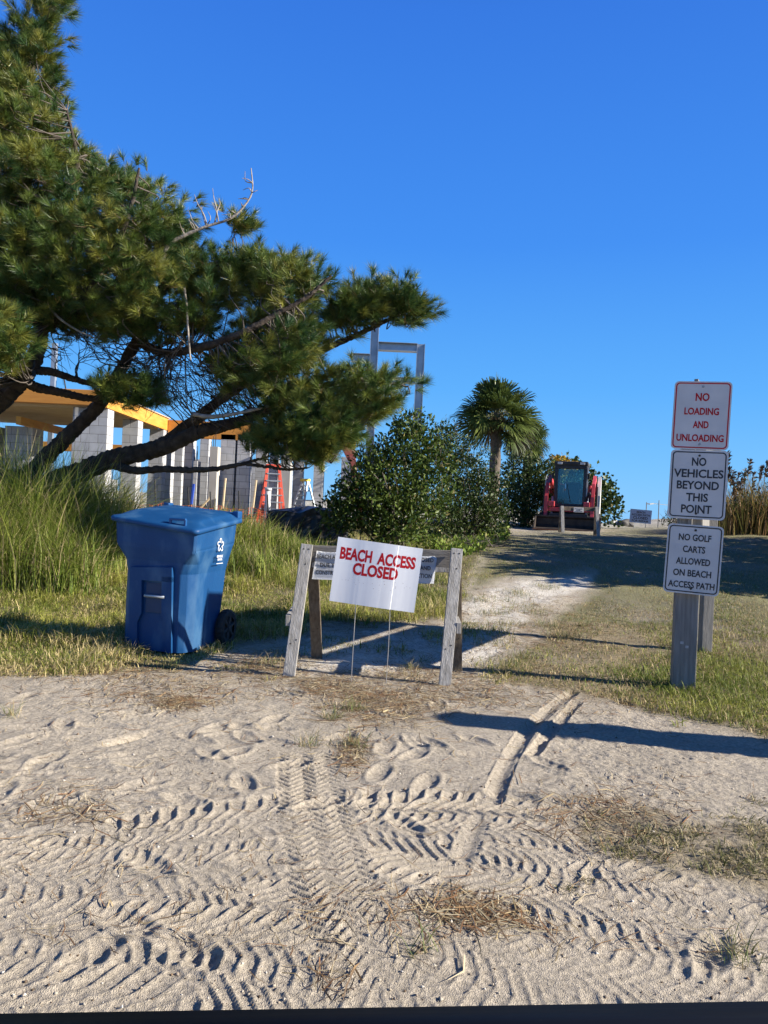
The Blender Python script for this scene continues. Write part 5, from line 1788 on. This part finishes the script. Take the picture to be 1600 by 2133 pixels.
# ---------------------------------------------------------------- broad-leaved shrubs
def shrub(name, label, blobs, n, size, cols, stems, group=None, aspect=.5, twigs=0, pdry=.04):
    """blobs: (px, py, depth, radius in px) masses of leaves"""
    pts, nrm = [], []
    wts = np.array([b[3] ** 2 for b in blobs], float)
    wts /= wts.sum()
    base = at(blobs[0][0], blobs[0][1], blobs[0][2])
    base.z = float(gz(base.x, base.y))
    s = thing(name, label, 'shrub', base, group=group)
    for (px_, py_, Y, r), w in zip(blobs, wts):
        c = np.array(at(px_, py_, Y))
        R_ = r * Y / F
        m = int(n * w)
        v = RNG.normal(0, 1, (m, 3))
        v /= np.linalg.norm(v, axis=1)[:, None]
        # lumpy radius so that the outline is uneven
        lump = 1 + .30 * np.sin(v[:, 0] * 5 + px_) * np.cos(v[:, 2] * 6 + py_) + .20 * np.sin(v[:, 1] * 9 + v[:, 2] * 7 + px_) + .10 * np.sin(v[:, 0] * 17 + v[:, 2] * 13)
        rr = R_ * lump * (1 - .55 * RNG.random(m) ** 1.9)
        p = c + v * rr[:, None]
        pts.append(p); nrm.append(v)
    P_ = np.concatenate(pts); V_ = np.concatenate(nrm)
    g = zt(P_[:, 0], P_[:, 1])
    keep = P_[:, 2] > g + .02
    P_, V_ = P_[keep], V_[keep]
    # leaf sprays: cluster leaves round shared twig ends
    D_ = V_ * .6 + RNG.normal(0, .7, V_.shape) + np.array([.1, 0, .35])
    f_ = np.clip(RNG.normal(.4, .3, (len(P_), 1)), 0, 1)
    V, T, C = leaf_cards(P_, D_, size * (.45 + .95 * RNG.random(len(P_))), gcol(len(P_), cols[0], cols[1], cols[2], f_, pdry=pdry), aspect)
    mesh_np('foliage', V, T, M_LEAF, s, col=C, off=np.array(base))
    tt = []
    for _ in range(stems):
        e = P_[RNG.integers(len(P_))]
        b0 = np.array(base) + np.array([RNG.normal(0, .12), RNG.normal(0, .1), -.05])
        C2 = catmull([b0, b0 * .5 + e * .5 + RNG.normal(0, .1, 3) + np.array([0, 0, .1]), e], 4)
        tt.append(tube_np(C2, np.linspace(.022, .006, len(C2)), 6))
    for _ in range(twigs):
        e = P_[RNG.integers(len(P_))]
        up = np.array([RNG.normal(0, .12), RNG.normal(0, .1), RNG.uniform(.15, .4)])
        C2 = catmull([e, e + up * .5 + RNG.normal(0, .03, 3), e + up], 3)
        tt.append(tube_np(C2, np.linspace(.007, .003, len(C2)), 4))
    join_tubes('stems', tt, M_TWIG, s)
    bpy.data.objects[s.name].children[-1].name = 'stem'
    return s


DG = ((.022, .046, .011), (.075, .105, .020), (.16, .13, .05))
LG = ((.032, .066, .012), (.125, .165, .028), (.20, .17, .06))
shrub('leafy_shrub', 'glossy broad-leaved shrub standing just behind the sawhorse, in front of the steel frame', [(820, 1010, 14.2, 95), (860, 930, 14.3, 62), (770, 1040, 14.0, 70), (730, 1060, 13.9, 48), (890, 1030, 14.2, 60), (850, 890, 14.4, 34), (905, 960, 14.4, 45), (780, 960, 14.3, 45), (830, 1075, 13.8, 70), (735, 1010, 14.2, 30), (700, 1075, 13.9, 36)], 15000, .085, LG, 40, 'shrubs along the path', .5, twigs=70)
shrub('grey_green_shrub', 'duller shrub with thin bare twigs on top, between the leafy shrub and the palm', [(975, 985, 18.0, 52), (940, 940, 18.2, 42), (1005, 1030, 17.8, 48), (960, 1050, 17.6, 60), (1020, 1075, 17.6, 38), (925, 905, 18.4, 24), (925, 1075, 17.0, 40)], 14000, .075, DG, 30, 'shrubs along the path', .45, twigs=90)
shrub('dense_dark_shrub', 'dense dark rounded shrub standing left of the loader below the palm', [(1100, 1010, 28.5, 62), (1080, 980, 28.8, 36), (1132, 990, 28.8, 34), (1060, 1040, 27.2, 40), (1120, 1055, 28.2, 46), (1075, 1075, 27.0, 38), (1150, 1030, 28.8, 40)], 11000, .11, DG, 24, 'shrubs along the path', .55)
shrub('sea_grape_shrub', 'dark shrub with round leaves spreading behind the loader on its right', [(1225, 1040, 30.5, 46), (1250, 1020, 30.8, 30), (1262, 1065, 30.6, 32), (1210, 1000, 31, 34), (1190, 975, 31.2, 24), (1278, 1040, 30.6, 15), (1175, 1030, 31, 50), (1200, 1075, 30.6, 50)], 5000, .15, DG, 20, 'shrubs along the path', .85)
shrub('golden_shrub', 'small yellow flowering shrub showing just above the loader cab roof', [(1163, 962, 29.5, 13), (1178, 968, 29.6, 11), (1196, 970, 29.6, 9), (1152, 957, 29.4, 9), (1168, 985, 29.5, 14)], 600, .12, ((.35, .22, .02), (.5, .34, .03), (.12, .14, .03)), 8, None, .7)
# bare fallen brushwood on the grass
tt = []
c0 = at(1010, 1112, 15.5)
c0.z = float(gz(c0.x, c0.y))
for _ in range(40):
    a = np.array(c0) + np.array([RNG.normal(0, .35), RNG.normal(0, .25), .03])
    e = a + np.array([RNG.normal(.1, .35), RNG.normal(0, .2), RNG.uniform(.02, .28)])
    C2 = catmull([a, a * .5 + e * .5 + RNG.normal(0, .05, 3), e], 4)
    tt.append(tube_np(C2, np.linspace(.010, .003, len(C2)), 4))
br_ = join_tubes('brushwood', tt, M_TWIG, None)
tag(br_, 'low heap of bare grey brushwood on the grass before the dark shrubs', 'brushwood', kind='stuff')


# ---------------------------------------------------------------- cabbage palms
def palm(name, label, px_, py_, Y, Rpx, trunk_px, nf, seed, droop):
    rg = np.random.default_rng(seed)
    c = np.array(at(px_, py_, Y))
    R_ = Rpx * Y / F
    b = at(*trunk_px, Y)
    b.z = float(gz(b.x, Y)) - .1
    s = thing(name, label, 'palm tree', b, group='cabbage palms')
    C2 = catmull([np.array(b), np.array(b) * .5 + c * .5 + np.array([.03, 0, 0]), c], 10)
    n = len(C2)
    join_tubes('trunk', [tube_np(C2, np.linspace(.17, .15, n) * (1 + .25 * (rg.random(n) - .3)), 14, .2)], mat('fibrous_trunk', (.075, .058, .042), (.18, .145, .11), 12, .95, bump=.9, bscale=25), s)
    V, T, Cc = [], [], []
    off = 0
    petioles = []
    for k in range(nf):
        el = math.asin(rg.uniform(-.80, .99)) if k > 6 else math.radians(rg.uniform(55, 90))
        az = rg.uniform(0, 2 * PI)
        d = np.array([math.cos(el) * math.cos(az), math.cos(el) * math.sin(az), math.sin(el)])
        pl_ = R_ * rg.uniform(.26, .50)
        hub = c + d * pl_ + np.array([0, 0, -.05 * R_])
        petioles.append(tube_np(catmull([c - np.array([0, 0, .12]), c + d * pl_ * .5 + np.array([0, 0, .04]), hub], 3), np.linspace(.022, .010, 7), 5))
        side = np.cross(d, [0, 0, 1.0]); side /= np.linalg.norm(side) + 1e-6
        up = np.cross(side, d)
        ro = rg.normal(0, .75)
        side, up = side * math.cos(ro) + up * math.sin(ro), up * math.cos(ro) - side * math.sin(ro)
        dry = el < math.radians(-40) and rg.random() < .6
        fl = rg.uniform(.52, .68) * R_
        nl = 36
        colb = np.array([.10, .08, .045]) if dry else np.array([.045, .075, .018]) + np.array([.10, .105, .025]) * rg.random()
        for q in range(nl):
            a = math.radians(-118 + 236 * (q + .5) / nl)
            ld_ = d * math.cos(a) + side * math.sin(a)
            ld_ = ld_ + up * (.28 * abs(math.sin(a)) - .05) + rg.normal(0, .03, 3)
            ld_ /= np.linalg.norm(ld_)
            L_ = fl * (.72 + .28 * math.cos(a)) * rg.uniform(.9, 1.08)
            p1 = hub + ld_ * L_ * .5
            p2 = p1 + (ld_ * .8 + np.array([0, 0, -.25 * droop])) * L_ * .30
            p3 = p2 + (ld_ * .45 + np.array([0, 0, -.75 * droop])) * L_ * .22
            w = np.cross(ld_, up) ; w /= np.linalg.norm(w) + 1e-6
            ww = L_ * .026
            V += [hub - w * ww * .35, hub + w * ww * .35, p1 - w * ww, p1 + w * ww, p2 - w * ww * .6, p2 + w * ww * .6, p3 - w * .002, p3 + w * .002]
            T += [[off, off + 1, off + 3, off + 2], [off + 2, off + 3, off + 5, off + 4], [off + 4, off + 5, off + 7, off + 6]]
            off += 8
            Cc += [colb * rg.uniform(.7, 1.3)] * 8
    mesh_np('crown', np.array(V), np.array(T), M_PALM, s, col=np.array(Cc), off=np.array(b))
    join_tubes('petiole', petioles, mat('petiole', (.12, .13, .05), (.18, .17, .08), 8, .6), s)['kind'] = 'stuff'
    # shaggy dead fibres below the crown
    pp, q_ = [], []
    for _ in range(260):
        p = c + np.array([rg.normal(0, .14), rg.normal(0, .14), -rg.uniform(.05, .55)])
        pp.append(p); q_.append(np.array([rg.normal(0, .5), rg.normal(0, .5), -.8]))
    V, T, Cc = leaf_cards(np.array(pp), np.array(q_), .18 + .2 * rg.random(260), np.array([.17, .13, .085]) * (.5 + rg.random((260, 1))), .10)
    mesh_np('dead_fronds', V, T, M_STRAW, s, col=Cc, off=np.array(b))
    s.children[-1].name = 'dead_frond_skirt'
    return s


palm('cabbage_palm', 'tall cabbage palm with a round fan-leaved crown rising above the shrubs', 1036, 862, 23.0, 100, (1022, 1060), 64, 11, .7)
palm('cabbage_palm', 'smaller cabbage palm half hidden behind the tall one and the dark shrub', 1100, 918, 29.8, 62, (1095, 1060), 50, 5, 1.2)

# ---------------------------------------------------------------- tall reeds along the right-hand edge
rd = thing('reed_bed', 'tall brown-green reeds with dark plumes behind the signs at the right edge', 'reeds', (at(1580, 1100, 25).x, 25, .9))
n = 5200
px_ = RNG.uniform(1478, 2000, n)
Yr = RNG.uniform(23.8, 27.5, n)
xr = (px_ - 800) / F * Yr - .03 * Yr * .1
top_px = 985 + 18 * np.sin(px_ / 23) - np.clip((px_ - 1560) / 4, -12, 30)
Hh = (1100 - top_px) / F * 25 * RNG.uniform(.45, 1.12, n)
fr_ = np.clip(RNG.normal(.5, .3, (n, 1)), 0, 1)
o = blades('leaves', xr, Yr, Hh, .018 + .022 * RNG.random(n), np.abs(RNG.normal(.10, .14, n)), gcol(n, (.11, .12, .032), (.32, .24, .08), (.40, .24, .11), fr_, pdry=.3), M_GRASS, .55, z0=gz(xr, Yr))
for v_ in (o,):
    me = v_.data
    co = np.empty(len(me.vertices) * 3, np.float32); me.vertices.foreach_get('co', co)
    co = co.reshape(-1, 3) - np.array(rd.location, np.float32)
    me.vertices.foreach_set('co', co.ravel()); me.update()
    o.parent = rd
    o.name = 'reed_leaf'
    o['kind'] = 'stuff'
tt = []
PV, PT, PC, po = [], [], [], 0
for k, (qx, qt) in enumerate([(1516, 944), (1520, 975), (1526, 985), (1538, 988), (1552, 980), (1562, 960), (1571, 985), (1585, 975), (1597, 965), (1612, 950), (1545, 1000), (1530, 1005), (1640, 955), (1670, 960)]):
    Y = 24.2 + .2 * (k % 5)
    b = np.array(at(qx - 10, 1095, Y)); b[2] = float(gz(b[0], Y))
    e = np.array(at(qx, qt, Y))
    C2 = catmull([b, b * .5 + e * .5 + np.array([-.05, 0, 0]), e], 4)
    tt.append(tube_np(C2, np.linspace(.012, .005, len(C2)), 5))
    m = 60
    t = RNG.random((m, 1)) * (.45 if k % 3 else .9)
    P_ = e + (C2[-3] - e) / (np.linalg.norm(C2[-3] - e) + 1e-6) * t
    V, T, C = leaf_cards(P_, RNG.normal(0, .5, (m, 3)) + np.array([.4, 0, .7]), .10 + .08 * RNG.random(m), np.array([.16, .115, .075]) * (.5 + RNG.random((m, 1))), .35)
    PV.append(V); PT.append(T + po); PC.append(C); po += len(V)
join_tubes('stalk', tt, M_STRAW, rd)['kind'] = 'stuff'
rd.children[-1].data.materials[0] = mat('reed_stalk', (.20, .15, .08), (.28, .22, .12), 5, .8)
mesh_np('plume', np.concatenate(PV), np.concatenate(PT), M_STRAW, rd, col=np.concatenate(PC), off=np.array(rd.location))['kind'] = 'stuff'
# dark evergreen undergrowth at the foot of the reeds
shrub('wax_myrtle_shrub', 'low dark evergreen shrub growing at the foot of the reeds', [(1540, 1070, 24.6, 40), (1600, 1065, 24.6, 45), (1660, 1060, 24.6, 48), (1495, 1075, 25, 30), (1730, 1060, 24.6, 55)], 5200, .09, DG, 16, 'shrubs along the path', .5)
# sparse dune plants by the far path
shrub('dune_bush', 'thin twiggy bush on the dune beside the far sand path', [(1398, 1083, 31, 14), (1412, 1080, 31, 16), (1385, 1088, 31, 9)], 260, .10, DG, 14, None, .4, twigs=60)

# ---------------------------------------------------------------- live oaks to the right of the view that shade the lawn
for k, (x, y, r, hh) in enumerate(((9.4, 12.3, 1.7, 3.7), (11.0, 14.6, 2.3, 4.0), (12.4, 17.4, 2.5, 4.2), (13.7, 20.0, 2.2, 3.8))):
    z0 = float(gz(x, y))
    s = thing('shade_tree', 'broad evergreen tree outside the right edge shading the lawn', 'tree', (x, y, z0), group='shade trees beyond the right edge')
    m = 1900
    v = RNG.normal(0, 1, (m, 3)); v /= np.linalg.norm(v, axis=1)[:, None]
    lump = 1 + .2 * np.sin(v[:, 0] * 5 + k) * np.cos(v[:, 2] * 6) + .16 * np.sin(v[:, 1] * 8 + v[:, 2] * 7 + k)
    rr = r * lump * (1 - .6 * RNG.random(m) ** 1.8)
    P_ = np.array([x, y, z0 + hh * .62]) + v * rr[:, None] * np.array([1, 1, .62])
    P_ = P_[P_[:, 2] > z0 + .3]
    V, T, C = leaf_cards(P_, v[:len(P_)] + RNG.normal(0, .6, P_.shape), .26 + .14 * RNG.random(len(P_)), gcol(len(P_), *DG, pdry=.03), .6)
    mesh_np('crown', V, T, M_LEAF, s, col=C, off=np.array(s.location))
    C2 = catmull([(x, y, z0 - .1), (x + .1, y, z0 + hh * .3), (x - .1, y + .1, z0 + hh * .65)], 5)
    tb = [tube_np(C2, np.linspace(.28, .14, len(C2)), 12, .15)]
    for q in range(6):
        e = P_[RNG.integers(len(P_))]
        tb.append(tube_np(catmull([C2[5], C2[5] * .5 + e * .5, e], 4), np.linspace(.1, .03, 9), 8))
    join_tubes('trunk', tb, M_BARK, s)
